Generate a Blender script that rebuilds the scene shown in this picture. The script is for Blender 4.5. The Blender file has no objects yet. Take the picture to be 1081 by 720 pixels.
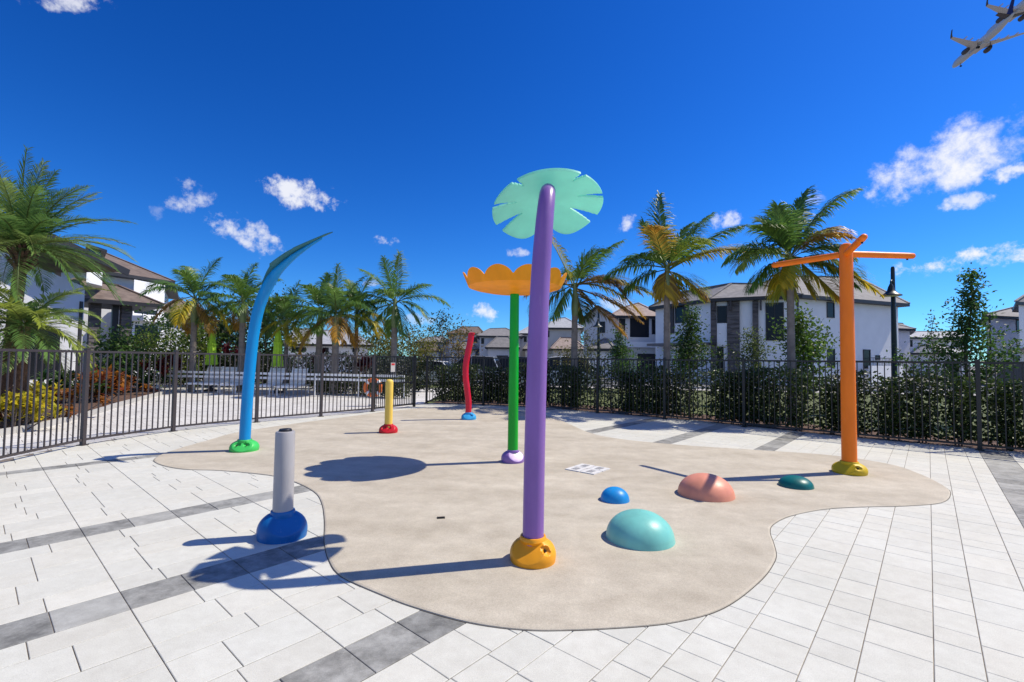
import bpy, math, random
from mathutils import Vector, Matrix
R = math.radians
def V(*a): return Vector(a)
sc = bpy.context.scene
COL = sc.collection
rnd = random.Random(7)

# ------------------------------------------------------------------ camera (measured from the paving grid)
F, CX, CY, EYE = 501.0, 540.5, 360.0, 1.45
TH, RO = math.atan(20 / 501.0), R(.7)
fw = Vector((0, math.cos(TH), math.sin(TH)))
_r0, _u0 = Vector((1, 0, 0)), Vector((0, -math.sin(TH), math.cos(TH)))
rt = math.cos(RO) * _r0 + math.sin(RO) * _u0
upv = -math.sin(RO) * _r0 + math.cos(RO) * _u0
cd = bpy.data.cameras.new('camera'); cam = bpy.data.objects.new('camera', cd); COL.objects.link(cam)
cd.sensor_width = 36; cd.lens = 36 * F / 1081; cd.clip_start = .05; cd.clip_end = 6000
cam.matrix_world = Matrix(((rt.x, upv.x, -fw.x, 0), (rt.y, upv.y, -fw.y, 0), (rt.z, upv.z, -fw.z, EYE), (0, 0, 0, 1)))
sc.camera = cam

def ray(u, v): return fw + (u - CX) / F * rt - (v - CY) / F * upv
def G(u, v, z=0.0):                         # survey of the photo: point of the ground seen at (u, v)
    d = ray(u, v); t = (z - EYE) / d.z
    return Vector((d.x * t, d.y * t, z))
def D(u, v, Y):                             # point seen at (u, v) at a distance Y
    d = ray(u, v); t = Y / d.y
    return Vector((d.x * t, Y, EYE + d.z * t))

# ------------------------------------------------------------------ mesh helpers
class MB:
    def __init__(s): s.v = []; s.f = []; s.c = []
    def face(s, pts, col=None):
        i = len(s.v); s.v += [tuple(p) for p in pts]; s.f.append(tuple(range(i, i + len(pts)))); s.c.append(col)
    def add(s, vs, fs, col=None):
        i = len(s.v); s.v += [tuple(p) for p in vs]
        for f in fs: s.f.append(tuple(i + k for k in f)); s.c.append(col)
    def box(s, c, size, rz=0.0, col=None, M=None):
        hx, hy, hz = size[0] / 2, size[1] / 2, size[2] / 2
        vs = [Vector((x, y, z)) for x in (-hx, hx) for y in (-hy, hy) for z in (-hz, hz)]
        m = M if M else Matrix.Rotation(rz, 3, 'Z')
        vs = [m @ p + Vector(c) for p in vs]
        s.add(vs, [(0, 1, 3, 2), (4, 6, 7, 5), (0, 4, 5, 1), (2, 3, 7, 6), (0, 2, 6, 4), (1, 5, 7, 3)], col)
    def bar(s, a, b, w, h, col=None):       # box from a to b
        a, b = Vector(a), Vector(b); d = b - a; L = d.length
        if L < 1e-6: return
        x = d / L; up = Vector((0, 0, 1))
        if abs(x.z) > .98: up = Vector((0, 1, 0))
        y = up.cross(x).normalized(); z = x.cross(y)
        M = Matrix((x, y, z)).transposed()
        s.box((a + b) / 2, (L, w, h), M=M, col=col)
    def tube(s, pts, rad, n=12, caps=True, col=None, flat=1.0):
        pts = [Vector(p) for p in pts]
        if not hasattr(rad, '__len__'): rad = [rad] * len(pts)
        base = len(s.v); prev = None
        for i, p in enumerate(pts):
            t = (pts[min(i + 1, len(pts) - 1)] - pts[max(i - 1, 0)]).normalized()
            if prev is None:
                a = Vector((1, 0, 0)) if abs(t.x) < .9 else Vector((0, 1, 0))
                u = (a - t * a.dot(t)).normalized()
            else:
                u = (prev - t * prev.dot(t)).normalized()
            prev = u; w = t.cross(u)
            for k in range(n):
                an = 2 * math.pi * k / n
                s.v.append(tuple(p + rad[i] * (math.cos(an) * u + flat * math.sin(an) * w)))
        for i in range(len(pts) - 1):
            for k in range(n):
                a, b = base + i * n + k, base + i * n + (k + 1) % n
                s.f.append((a, b, b + n, a + n)); s.c.append(col)
        if caps:
            s.f.append(tuple(base + k for k in reversed(range(n)))); s.c.append(col)
            e = base + (len(pts) - 1) * n
            s.f.append(tuple(e + k for k in range(n))); s.c.append(col)
    def lathe(s, c, prof, n=32, col=None, close=True):
        base = len(s.v)
        for r, z in prof:
            for k in range(n):
                a = 2 * math.pi * k / n
                s.v.append((c[0] + r * math.cos(a), c[1] + r * math.sin(a), c[2] + z))
        for i in range(len(prof) - 1):
            for k in range(n):
                a, b = base + i * n + k, base + i * n + (k + 1) % n
                s.f.append((a, b, b + n, a + n)); s.c.append(col)
        if close:
            e = base + (len(prof) - 1) * n
            s.f.append(tuple(e + k for k in range(n))); s.c.append(col)
            s.f.append(tuple(base + k for k in reversed(range(n)))); s.c.append(col)
    def prism(s, poly, z0, z1, col=None, top=True):
        n = len(poly)
        vs = [(p[0], p[1], z0) for p in poly] + [(p[0], p[1], z1) for p in poly]
        fs = [(i, (i + 1) % n, n + (i + 1) % n, n + i) for i in range(n)]
        if top: fs += [tuple(range(n, 2 * n)), tuple(reversed(range(n)))]
        s.add(vs, fs, col)
    def build(s, name, mat, parent=None, smooth=None):
        o0 = Vector((0, 0, 0))
        p = parent
        while p is not None: o0 += p.location; p = p.parent
        me = bpy.data.meshes.new(name)
        me.from_pydata([(v[0] - o0.x, v[1] - o0.y, v[2] - o0.z) for v in s.v], [], s.f)
        if any(c is not None for c in s.c):
            at = me.color_attributes.new('Col', 'FLOAT_COLOR', 'CORNER')
            buf = []
            for f, c in zip(s.f, s.c):
                c = c or (1, 1, 1)
                buf += [c[0], c[1], c[2], 1.0] * len(f)
            at.data.foreach_set('color', buf)
        if smooth is not None:
            me.polygons.foreach_set('use_smooth', [True] * len(me.polygons))
            if smooth < 180: me.set_sharp_from_angle(angle=R(smooth))
        me.materials.append(mat); me.update()
        o = bpy.data.objects.new(name, me); COL.objects.link(o)
        if parent: o.parent = parent
        return o

def tag(o, label=None, cat=None, group=None, kind=None):
    if label: o['label'] = label
    if cat: o['category'] = cat
    if group: o['group'] = group
    if kind: o['kind'] = kind
    return o
def thing(name, loc, label, cat, group=None):
    o = bpy.data.objects.new(name, None); COL.objects.link(o); o.location = loc; o.empty_display_size = .2
    return tag(o, label, cat, group)
def copy_tree(o, parent=None):
    c = o.copy(); COL.objects.link(c); c.parent = parent
    for ch in list(o.children): copy_tree(ch, c)
    return c
def catmull(pts, n=8, closed=False):
    pts = [Vector(p) for p in pts]; out = []; m = len(pts)
    rng = range(m) if closed else range(m - 1)
    for i in rng:
        if closed: p0, p1, p2, p3 = pts[(i - 1) % m], pts[i], pts[(i + 1) % m], pts[(i + 2) % m]
        else: p0, p1, p2, p3 = pts[max(i - 1, 0)], pts[i], pts[i + 1], pts[min(i + 2, m - 1)]
        for k in range(n):
            t = k / n
            out.append(.5 * ((2 * p1) + (p2 - p0) * t + (2 * p0 - 5 * p1 + 4 * p2 - p3) * t * t + (3 * p1 - p0 - 3 * p2 + p3) * t ** 3))
    if not closed: out.append(pts[-1])
    return out
def inside(p, poly):
    x, y = p[0], p[1]; c = False; j = len(poly) - 1
    for i in range(len(poly)):
        xi, yi, xj, yj = poly[i][0], poly[i][1], poly[j][0], poly[j][1]
        if (yi > y) != (yj > y) and x < (xj - xi) * (y - yi) / (yj - yi) + xi: c = not c
        j = i
    return c

# ------------------------------------------------------------------ materials
def newmat(name):
    m = bpy.data.materials.new(name); m.use_nodes = True
    nt = m.node_tree; b = nt.nodes['Principled BSDF']
    return m, nt, b
def nd(nt, typ, **kw):
    n = nt.nodes.new(typ)
    for k, v in kw.items(): setattr(n, k, v)
    return n
def noise_col(nt, sock_out, base, var, scale, detail=4, coord='Object', stretch=None):
    tc = nd(nt, 'ShaderNodeTexCoord'); ns = nd(nt, 'ShaderNodeTexNoise'); ns.inputs['Scale'].default_value = scale; ns.inputs['Detail'].default_value = detail
    src = tc.outputs[coord]
    if stretch:
        mp = nd(nt, 'ShaderNodeMapping'); mp.inputs['Scale'].default_value = stretch
        nt.links.new(src, mp.inputs[0]); src = mp.outputs[0]
    nt.links.new(src, ns.inputs['Vector'])
    cr = nd(nt, 'ShaderNodeValToRGB')
    cr.color_ramp.elements[0].position = .3; cr.color_ramp.elements[1].position = .7
    cr.color_ramp.elements[0].color = (*[max(0, c * (1 - var)) for c in base], 1)
    cr.color_ramp.elements[1].color = (*[min(1, c * (1 + var)) for c in base], 1)
    nt.links.new(ns.outputs['Fac'], cr.inputs[0]); nt.links.new(cr.outputs[0], sock_out)
    return ns
def bump(nt, b, scale, strength, dist=.01, detail=3):
    tc = nd(nt, 'ShaderNodeTexCoord'); ns = nd(nt, 'ShaderNodeTexNoise'); ns.inputs['Scale'].default_value = scale; ns.inputs['Detail'].default_value = detail
    bp = nd(nt, 'ShaderNodeBump'); bp.inputs['Strength'].default_value = strength; bp.inputs['Distance'].default_value = dist
    nt.links.new(tc.outputs['Object'], ns.inputs['Vector']); nt.links.new(ns.outputs['Fac'], bp.inputs['Height']); nt.links.new(bp.outputs[0], b.inputs['Normal'])
def plain(name, col, rough=.6, var=.08, scale=6, bmp=0, bscale=60, metal=0, spec=.5):
    m, nt, b = newmat(name)
    noise_col(nt, b.inputs['Base Color'], col, var, scale)
    b.inputs['Roughness'].default_value = rough; b.inputs['Metallic'].default_value = metal
    b.inputs['Specular IOR Level'].default_value = spec
    if bmp: bump(nt, b, bscale, bmp)
    return m
def paint(name, col, rough=.33, trans=0):
    m, nt, b = newmat(name); b.inputs['Specular IOR Level'].default_value = .36
    noise_col(nt, b.inputs['Base Color'], col, .11, 7, 8, stretch=(1, 1, .28))
    tc = nd(nt, 'ShaderNodeTexCoord'); ns = nd(nt, 'ShaderNodeTexNoise'); ns.inputs['Scale'].default_value = 14; ns.inputs['Detail'].default_value = 6
    mr = nd(nt, 'ShaderNodeMapRange'); mr.inputs['To Min'].default_value = rough - .09; mr.inputs['To Max'].default_value = rough + .14
    nt.links.new(tc.outputs['Object'], ns.inputs['Vector']); nt.links.new(ns.outputs['Fac'], mr.inputs['Value']); nt.links.new(mr.outputs[0], b.inputs['Roughness'])
    # thin pale scuffs and chalky weathering along the part
    mp = nd(nt, 'ShaderNodeMapping'); mp.inputs['Scale'].default_value = (1, 1, .16); n2 = nd(nt, 'ShaderNodeTexNoise'); n2.inputs['Scale'].default_value = 38; n2.inputs['Detail'].default_value = 6; n2.inputs['Roughness'].default_value = .7
    nt.links.new(tc.outputs['Object'], mp.inputs[0]); nt.links.new(mp.outputs[0], n2.inputs['Vector'])
    m2 = nd(nt, 'ShaderNodeMapRange'); m2.inputs['From Min'].default_value = .60; m2.inputs['From Max'].default_value = .74; m2.inputs['To Max'].default_value = .20; nt.links.new(n2.outputs['Fac'], m2.inputs['Value'])
    src = b.inputs['Base Color'].links[0].from_socket; mxs = nd(nt, 'ShaderNodeMixRGB'); mxs.inputs[2].default_value = (*[.5 * c + .28 for c in col], 1)
    nt.links.new(m2.outputs[0], mxs.inputs[0]); nt.links.new(src, mxs.inputs[1]); nt.links.new(mxs.outputs[0], b.inputs['Base Color'])
    bump(nt, b, 30, .06, .01, 2)
    if trans:
        tr = nd(nt, 'ShaderNodeBsdfTranslucent'); tr.inputs['Color'].default_value = (*[min(1, c * 1.15) for c in col], 1)
        mx = nd(nt, 'ShaderNodeMixShader'); mx.inputs[0].default_value = trans
        out = nt.nodes['Material Output']
        nt.links.new(b.outputs[0], mx.inputs[1]); nt.links.new(tr.outputs[0], mx.inputs[2]); nt.links.new(mx.outputs[0], out.inputs[0])
    return m
def leafmat(name, trans=.35, rough=.45, tint=(1, 1, 1)):
    m, nt, b = newmat(name)
    at = nd(nt, 'ShaderNodeAttribute'); at.attribute_name = 'Col'
    mu = nd(nt, 'ShaderNodeMixRGB', blend_type='MULTIPLY'); mu.inputs[0].default_value = 1; mu.inputs[2].default_value = (*tint, 1)
    nt.links.new(at.outputs['Color'], mu.inputs[1]); nt.links.new(mu.outputs[0], b.inputs['Base Color'])
    b.inputs['Roughness'].default_value = rough; b.inputs['Specular IOR Level'].default_value = .4
    tr = nd(nt, 'ShaderNodeBsdfTranslucent'); nt.links.new(mu.outputs[0], tr.inputs['Color'])
    mx = nd(nt, 'ShaderNodeMixShader'); mx.inputs[0].default_value = trans
    nt.links.new(b.outputs[0], mx.inputs[1]); nt.links.new(tr.outputs[0], mx.inputs[2]); nt.links.new(mx.outputs[0], nt.nodes['Material Output'].inputs[0])
    return m
M = {}
M['purple'] = paint('purple_paint', (.235, .118, .385))
M['mauve'] = paint('mauve_plastic', (.25, .145, .41))
M['green'] = paint('green_paint', (.0, .37, .02))
M['base_green'] = paint('green_plastic', (.05, .48, .10), .4)
M['blue'] = paint('blue_paint', (.0, .25, .60))
M['base_blue'] = paint('deep_blue_plastic', (.004, .115, .36), .42)
M['sky_blue'] = paint('sky_blue_plastic', (.03, .33, .66), .4)
M['amber'] = paint('amber_plastic', (.83, .34, .012), .4)
M['yellow'] = paint('yellow_paint', (.80, .56, .10), .4)
M['base_yellow'] = paint('yellow_plastic', (.60, .42, .01), .42)
M['red'] = paint('red_paint', (.62, .012, .04))
M['base_red'] = paint('red_plastic', (.50, .008, .018), .4)
M['orange'] = paint('orange_paint', (.95, .20, .003), .42)
M['grey'] = paint('grey_paint', (.36, .35, .36), .38)
M['flower'] = paint('orange_fibreglass', (.92, .40, .010), .42, .2)
M['mint'] = paint('mint_acrylic', (.36, .76, .66), .38, .5)
M['aqua'] = paint('aqua_fibreglass', (.18, .52, .46), .34)
M['pink'] = paint('salmon_fibreglass', (.72, .285, .185), .4)
M['dome_blue'] = paint('blue_fibreglass', (.01, .25, .62), .36)
M['dome_teal'] = paint('dark_teal_fibreglass', (.004, .13, .125), .34)
M['blade'] = paint('blue_green_blade', (.035, .17, .20), .4)
M['black'] = plain('black_plastic', (.012, .012, .013), .4)
M['drain_plate'] = plain('worn_white_drain_plate', (.62, .62, .61), .7, .08, 20)
M['slot_grey'] = plain('grey_drain_slots', (.30, .30, .31), .8)
M['dark_hole'] = plain('dark_recess', (.01, .009, .008), .9)
M['fence_bronze'] = plain('bronze_aluminium', (.045, .037, .040), .42, .1)
M['fence_black'] = plain('black_aluminium', (.010, .010, .011), .45, .1)
M['white_metal'] = plain('white_powder_coat', (.84, .84, .83), .45, .04)
M['lime'] = plain('lime_fabric', (.36, .60, .035), .8, .15, 12)
M['lamp'] = plain('dark_green_metal', (.006, .016, .016), .4, .1)
M['lens'] = plain('frosted_lens', (.7, .72, .72), .3, .03)
M['stucco'] = plain('white_stucco', (.82, .82, .83), .85, .035, 1.2, .25, 60)
M['stucco_grey'] = plain('grey_stucco', (.58, .59, .61), .85, .05, 1.2, .25, 60)
M['stucco_cream'] = plain('cream_stucco', (.60, .57, .51), .85, .05, 1.2, .25, 60)
M['trim'] = plain('dark_bronze_trim', (.022, .02, .021), .5)
M['wood'] = plain('dark_wood', (.05, .04, .038), .6, .2, 14)
M['tyre'] = plain('black_rubber', (.015, .015, .015), .8)
M['plane'] = plain('aircraft_grey_paint', (.50, .50, .54), .4, .04)
M['plane_dark'] = plain('dark_engine_metal', (.05, .045, .06), .4)
M['fin'] = plain('dark_violet_fin_paint', (.035, .02, .08), .4)
M['orange_ring'] = plain('orange_buoy_plastic', (.80, .17, .02), .5)
M['sign'] = plain('white_sign_panel', (.5, .48, .46), .5, .04)
M['sign_red'] = plain('red_sign_ink', (.55, .03, .03), .5)
m, nt, b = newmat('window_glass'); b.inputs['Base Color'].default_value = (.012, .014, .018, 1); b.inputs['Roughness'].default_value = .2; b.inputs['Specular IOR Level'].default_value = .25; M['glass'] = m
bump(nt, b, 1.3, .05, .05, 1)

def carmat(name, col):
    m, nt, b = newmat(name); noise_col(nt, b.inputs['Base Color'], col, .02, 3); b.inputs['Roughness'].default_value = .25; b.inputs['Coat Weight'].default_value = .6; return m
M['car_white'] = carmat('white_car_paint', (.75, .76, .78)); M['car_grey'] = carmat('silver_car_paint', (.30, .32, .35)); M['car_dark'] = carmat('dark_car_paint', (.05, .06, .08))

def tile_roof(name, c1, c2):
    m, nt, b = newmat(name)
    tc = nd(nt, 'ShaderNodeTexCoord')
    n1 = nd(nt, 'ShaderNodeTexNoise'); n1.inputs['Scale'].default_value = 2.5; n1.inputs['Detail'].default_value = 8
    wv = nd(nt, 'ShaderNodeTexWave', bands_direction='Z', wave_profile='SAW'); wv.inputs['Scale'].default_value = 1.9; wv.inputs['Distortion'].default_value = .0
    cr = nd(nt, 'ShaderNodeValToRGB'); cr.color_ramp.elements[0].color = (*c1, 1); cr.color_ramp.elements[1].color = (*c2, 1); cr.color_ramp.elements[0].position = .3; cr.color_ramp.elements[1].position = .7
    nt.links.new(tc.outputs['Object'], n1.inputs['Vector']); nt.links.new(tc.outputs['Object'], wv.inputs['Vector'])
    nt.links.new(n1.outputs['Fac'], cr.inputs[0]); nt.links.new(cr.outputs[0], b.inputs['Base Color'])
    bp = nd(nt, 'ShaderNodeBump'); bp.inputs['Strength'].default_value = .7; bp.inputs['Distance'].default_value = .06
    nt.links.new(wv.outputs['Fac'], bp.inputs['Height']); nt.links.new(bp.outputs[0], b.inputs['Normal'])
    b.inputs['Roughness'].default_value = .8
    return m
M['roof_brown'] = tile_roof('brown_roof_tiles', (.11, .082, .068), (.19, .145, .12))
M['roof_grey'] = tile_roof('grey_roof_tiles', (.16, .155, .155), (.25, .24, .24))
M['roof_red'] = tile_roof('pinkish_barrel_roof_tiles', (.26, .20, .17), (.40, .32, .28))
M['roof_pale'] = tile_roof('pale_grey_roof_tiles', (.30, .31, .33), (.42, .43, .46))
# stacked stone
m, nt, b = newmat('stacked_grey_stone')
tc = nd(nt, 'ShaderNodeTexCoord'); mp = nd(nt, 'ShaderNodeMapping'); mp.inputs['Scale'].default_value = (1, 1, 6)
vo = nd(nt, 'ShaderNodeTexVoronoi'); vo.inputs['Scale'].default_value = 1.4
cr = nd(nt, 'ShaderNodeValToRGB'); cr.color_ramp.elements[0].color = (.05, .045, .045, 1); cr.color_ramp.elements[1].color = (.17, .15, .145, 1)
nt.links.new(tc.outputs['Object'], mp.inputs[0]); nt.links.new(mp.outputs[0], vo.inputs['Vector']); nt.links.new(vo.outputs['Color'], cr.inputs[0]); nt.links.new(cr.outputs[0], b.inputs['Base Color']); b.inputs['Roughness'].default_value = .85
bp = nd(nt, 'ShaderNodeBump'); bp.inputs['Distance'].default_value = .05; nt.links.new(vo.outputs['Distance'], bp.inputs['Height']); nt.links.new(bp.outputs[0], b.inputs['Normal'])
M['stone'] = m
# concrete pad
m, nt, b = newmat('beige_concrete')
tc = nd(nt, 'ShaderNodeTexCoord')
def nz(s, d, r=.5, st=None):
    n = nd(nt, 'ShaderNodeTexNoise'); n.inputs['Scale'].default_value = s; n.inputs['Detail'].default_value = d; n.inputs['Roughness'].default_value = r
    if st:
        mp = nd(nt, 'ShaderNodeMapping'); mp.inputs['Scale'].default_value = st; mp.inputs['Rotation'].default_value = (0, 0, .5)
        nt.links.new(tc.outputs['Object'], mp.inputs[0]); nt.links.new(mp.outputs[0], n.inputs['Vector'])
    else: nt.links.new(tc.outputs['Object'], n.inputs['Vector'])
    return n
a1, a2, a3 = nz(.75, 6, .6, (1, 2.2, 1)), nz(4.5, 8, .65), nz(140, 2)
def ramp(n, p0, c0, p1, c1):
    r_ = nd(nt, 'ShaderNodeValToRGB'); e = r_.color_ramp.elements; e[0].position = p0; e[0].color = (*c0, 1); e[1].position = p1; e[1].color = (*c1, 1)
    nt.links.new(n.outputs['Fac'], r_.inputs[0]); return r_
r1 = ramp(a1, .36, (.425, .380, .300), .64, (.525, .478, .388)); r2 = ramp(a2, .3, (.87, .86, .85), .66, (1.07, 1.07, 1.07)); r3 = ramp(a3, .3, (.84, .84, .84), .7, (1.1, 1.1, 1.1))
x1 = nd(nt, 'ShaderNodeMixRGB', blend_type='MULTIPLY'); x1.inputs[0].default_value = 1; x2 = nd(nt, 'ShaderNodeMixRGB', blend_type='MULTIPLY'); x2.inputs[0].default_value = 1
nt.links.new(r1.outputs[0], x1.inputs[1]); nt.links.new(r2.outputs[0], x1.inputs[2]); nt.links.new(x1.outputs[0], x2.inputs[1]); nt.links.new(r3.outputs[0], x2.inputs[2]); nt.links.new(x2.outputs[0], b.inputs['Base Color'])
b.inputs['Roughness'].default_value = .82; bump(nt, b, 160, .25, .004)
M['concrete'] = m
# pavers: per-slab tone (attribute) x stains and speckle
m, nt, b = newmat('concrete_pavers')
tc = nd(nt, 'ShaderNodeTexCoord'); at = nd(nt, 'ShaderNodeAttribute'); at.attribute_name = 'Col'
a1, a2, a3 = nz(1.1, 6, .6), nz(11, 7, .7), nz(190, 2)
r1 = ramp(a1, .32, (.93, .925, .91), .66, (1.02, 1.02, 1.02)); r2 = ramp(a2, .28, (.90, .89, .88), .68, (1.04, 1.04, 1.04)); r3 = ramp(a3, .28, (.86, .86, .86), .7, (1.06, 1.06, 1.06))
prev = at.outputs['Color']
for q in (r1, r2, r3):
    x = nd(nt, 'ShaderNodeMixRGB', blend_type='MULTIPLY'); x.inputs[0].default_value = 1
    nt.links.new(prev, x.inputs[1]); nt.links.new(q.outputs[0], x.inputs[2]); prev = x.outputs[0]
a4 = nz(7, 9, .72); r4 = ramp(a4, .36, (.62, .62, .62), .66, (1.5, 1.5, 1.52)); lum = nd(nt, 'ShaderNodeMapRange'); lum.inputs['From Min'].default_value = .25; lum.inputs['From Max'].default_value = .45; lum.inputs['To Min'].default_value = 1; lum.inputs['To Max'].default_value = 0
sp_ = nd(nt, 'ShaderNodeSeparateColor'); nt.links.new(at.outputs['Color'], sp_.inputs[0]); nt.links.new(sp_.outputs[0], lum.inputs['Value'])
x = nd(nt, 'ShaderNodeMixRGB', blend_type='MULTIPLY'); nt.links.new(lum.outputs[0], x.inputs[0]); nt.links.new(prev, x.inputs[1]); nt.links.new(r4.outputs[0], x.inputs[2]); prev = x.outputs[0]
nt.links.new(prev, b.inputs['Base Color']); b.inputs['Roughness'].default_value = .8; bump(nt, b, 210, .3, .003)
M['paver'] = m
M['joint_filler'] = plain('pad_joint_filler', (.07, .06, .05), .9)
M['sand'] = plain('joint_sand', (.21, .18, .15), .95, .4, 9)
M['mulch'] = plain('brown_mulch', (.10, .055, .035), .95, .6, 14, .8, 30)
M['grass'] = plain('lawn_green', (.095, .115, .032), .95, .45, 3.2, .6, 40)
M['suburb'] = plain('suburban_ground', (.19, .18, .16), .95, .35, .05)
M['asphalt'] = plain('worn_asphalt', (.12, .12, .125), .9, .12, 2.5, .3, 90)
M['drive'] = plain('pale_driveway_pavers', (.45, .43, .41), .9, .1, 3, .3, 60)
M['kerb'] = plain('concrete_kerb', (.42, .41, .39), .9, .1, 4)
M['leaf'] = leafmat('leaf_green', .5); M['frond'] = leafmat('palm_frond', .42, .42)
M['hedge'] = leafmat('hedge_leaf', .3, .42)
M['bark'] = plain('grey_palm_bark', (.22, .19, .165), .9, .25, 7, .6, 24)
M['bark_brown'] = plain('brown_fibrous_bark', (.12, .065, .04), .95, .4, 12, .9, 30)
M['twig'] = plain('brown_twig_bark', (.13, .10, .075), .9, .25, 12)
M['shaft'] = plain('green_crownshaft', (.17, .22, .09), .45, .2, 5)
# ------------------------------------------------------------------ world: sky, clouds, sun
SUN_EL, SUN_D = R(53), Vector((.972, .235, 0)).normalized()
w = bpy.data.worlds.new('World'); sc.world = w; w.use_nodes = True
nt = w.node_tree; bg = nt.nodes['Background']
sky = nd(nt, 'ShaderNodeTexSky', sky_type='NISHITA'); sky.sun_disc = False
sky.sun_elevation = SUN_EL; sky.sun_rotation = math.atan2(SUN_D.x, SUN_D.y)
sky.air_density = 1.0; sky.dust_density = .25; sky.ozone_density = 2.2; sky.altitude = 0
tc = nd(nt, 'ShaderNodeTexCoord')
lift = nd(nt, 'ShaderNodeVectorMath', operation='MULTIPLY_ADD'); lift.inputs[1].default_value = (1, 1, .97); lift.inputs[2].default_value = (0, 0, .028)   # clear dry air: no yellow band at the horizon
nt.links.new(tc.outputs['Generated'], lift.inputs[0]); nrm_ = nd(nt, 'ShaderNodeVectorMath', operation='NORMALIZE'); nt.links.new(lift.outputs[0], nrm_.inputs[0]); nt.links.new(nrm_.outputs[0], sky.inputs['Vector'])
hs = nd(nt, 'ShaderNodeHueSaturation'); hs.inputs['Saturation'].default_value = 1.37; hs.inputs['Value'].default_value = 1.0
nt.links.new(sky.outputs[0], hs.inputs['Color'])
gm = nd(nt, 'ShaderNodeMixRGB', blend_type='MULTIPLY'); gm.inputs[0].default_value = 1; gm.inputs[2].default_value = (.34, .60, .86, 1)
ga = nd(nt, 'ShaderNodeGamma'); ga.inputs[1].default_value = 1.3
nt.links.new(hs.outputs[0], ga.inputs[0]); nt.links.new(ga.outputs[0], gm.inputs[1])
nbig = nd(nt, 'ShaderNodeTexNoise'); nbig.inputs['Scale'].default_value = 15; nbig.inputs['Detail'].default_value = 9; nbig.inputs['Roughness'].default_value = .62
nt.links.new(tc.outputs['Generated'], nbig.inputs['Vector'])
nwisp = nd(nt, 'ShaderNodeTexNoise'); nwisp.inputs['Scale'].default_value = 52; nwisp.inputs['Detail'].default_value = 8; nwisp.inputs['Roughness'].default_value = .65
nt.links.new(tc.outputs['Generated'], nwisp.inputs['Vector'])
def math_(op, a, b=None, c=None):
    n = nd(nt, 'ShaderNodeMath', operation=op)
    for i, x in enumerate((a, b, c)):
        if x is None: continue
        if isinstance(x, (int, float)): n.inputs[i].default_value = x
        else: nt.links.new(x, n.inputs[i])
    return n.outputs[0]
def vdot(vec):
    n = nd(nt, 'ShaderNodeVectorMath', operation='DOT_PRODUCT'); nt.links.new(tc.outputs['Generated'], n.inputs[0]); n.inputs[1].default_value = vec; return n.outputs['Value']
nz_all = math_('ADD', math_('MULTIPLY', math_('SUBTRACT', nbig.outputs['Fac'], .53), 4.4), math_('MULTIPLY', math_('SUBTRACT', nwisp.outputs['Fac'], .5), 2.6))
# clouds by direction in the sky: centre, half width, half height, tilt, density
CL = [(1008, 166, 84, 36, .22, 1.0), (1066, 182, 30, 10, .1, .9), (1016, 213, 24, 9, 0, .75), (1030, 273, 62, 13, .04, 1), (918, 200, 12, 10, 0, .6),
      (318, 203, 42, 16, .12, .9), (205, 215, 34, 13, .35, .6), (255, 242, 60, 17, -.5, .75), (406, 255, 16, 8, 0, .85), (70, 1, 38, 11, .38, .75),
      (766, 229, 16, 11, .1, .75), (662, 236, 15, 9, .3, .75), (547, 266, 13, 5, 0, .6), (517, 329, 24, 12, 0, .85), (440, 337, 20, 6, 0, .35), (640, 322, 40, 9, 0, .5), (860, 210, 14, 6, 0, .25), (395, 300, 10, 5, 0, .4), (165, 222, 9, 10, .2, .3)]
tot = None
for (u, v, sx, sy, tl, den) in CL:
    c = ray(u, v).normalized(); cx = Vector((0, 0, 1)).cross(c).normalized() * -1; cx = c.cross(Vector((0, 0, 1))).normalized(); cy = cx.cross(c)
    ax = math.cos(tl) * cx + math.sin(tl) * cy; ay = -math.sin(tl) * cx + math.cos(tl) * cy
    k = 1 / (ray(u, v).length * F)            # angle per pixel there
    ex = math_('DIVIDE', math_('SUBTRACT', vdot(ax), 0.0), sx * 1.15 * k); ey = math_('DIVIDE', vdot(ay), sy * 1.2 * k)
    r2 = math_('ADD', math_('MULTIPLY', ex, ex), math_('MULTIPLY', ey, ey))
    front = math_('GREATER_THAN', vdot(c), .5)
    d = math_('ADD', math_('SUBTRACT', 1.0, r2), math_('MULTIPLY', nz_all, (.5 if sx > 64 else .85)))
    mr = nd(nt, 'ShaderNodeMapRange', interpolation_type='SMOOTHSTEP'); nt.links.new(d, mr.inputs['Value'])
    mr.inputs['From Min'].default_value = .25; mr.inputs['From Max'].default_value = 1.25; mr.inputs['To Max'].default_value = den
    o = math_('MULTIPLY', mr.outputs[0], front)
    tot = o if tot is None else math_('MAXIMUM', tot, o)
# added clouds in the unseen sky behind the camera, as neutral fill light
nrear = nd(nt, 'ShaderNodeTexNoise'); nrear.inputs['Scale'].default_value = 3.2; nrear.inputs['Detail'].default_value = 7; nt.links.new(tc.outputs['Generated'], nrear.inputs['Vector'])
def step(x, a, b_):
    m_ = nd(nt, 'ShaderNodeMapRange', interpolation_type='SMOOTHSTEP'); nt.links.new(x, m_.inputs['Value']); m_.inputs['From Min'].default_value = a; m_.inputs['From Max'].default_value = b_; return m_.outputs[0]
rear_fill = math_('MULTIPLY', step(math_('MULTIPLY', vdot((0, 1, 0)), -1.0), .10, .42), math_('MULTIPLY', step(nrear.outputs['Fac'], .42, .58), .48))
tot = math_('MAXIMUM', tot, rear_fill)
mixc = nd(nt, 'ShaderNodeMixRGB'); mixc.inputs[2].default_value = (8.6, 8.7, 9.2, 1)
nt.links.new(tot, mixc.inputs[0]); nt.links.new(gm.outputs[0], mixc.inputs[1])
nt.links.new(mixc.outputs[0], bg.inputs['Color']); bg.inputs['Strength'].default_value = .1
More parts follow.
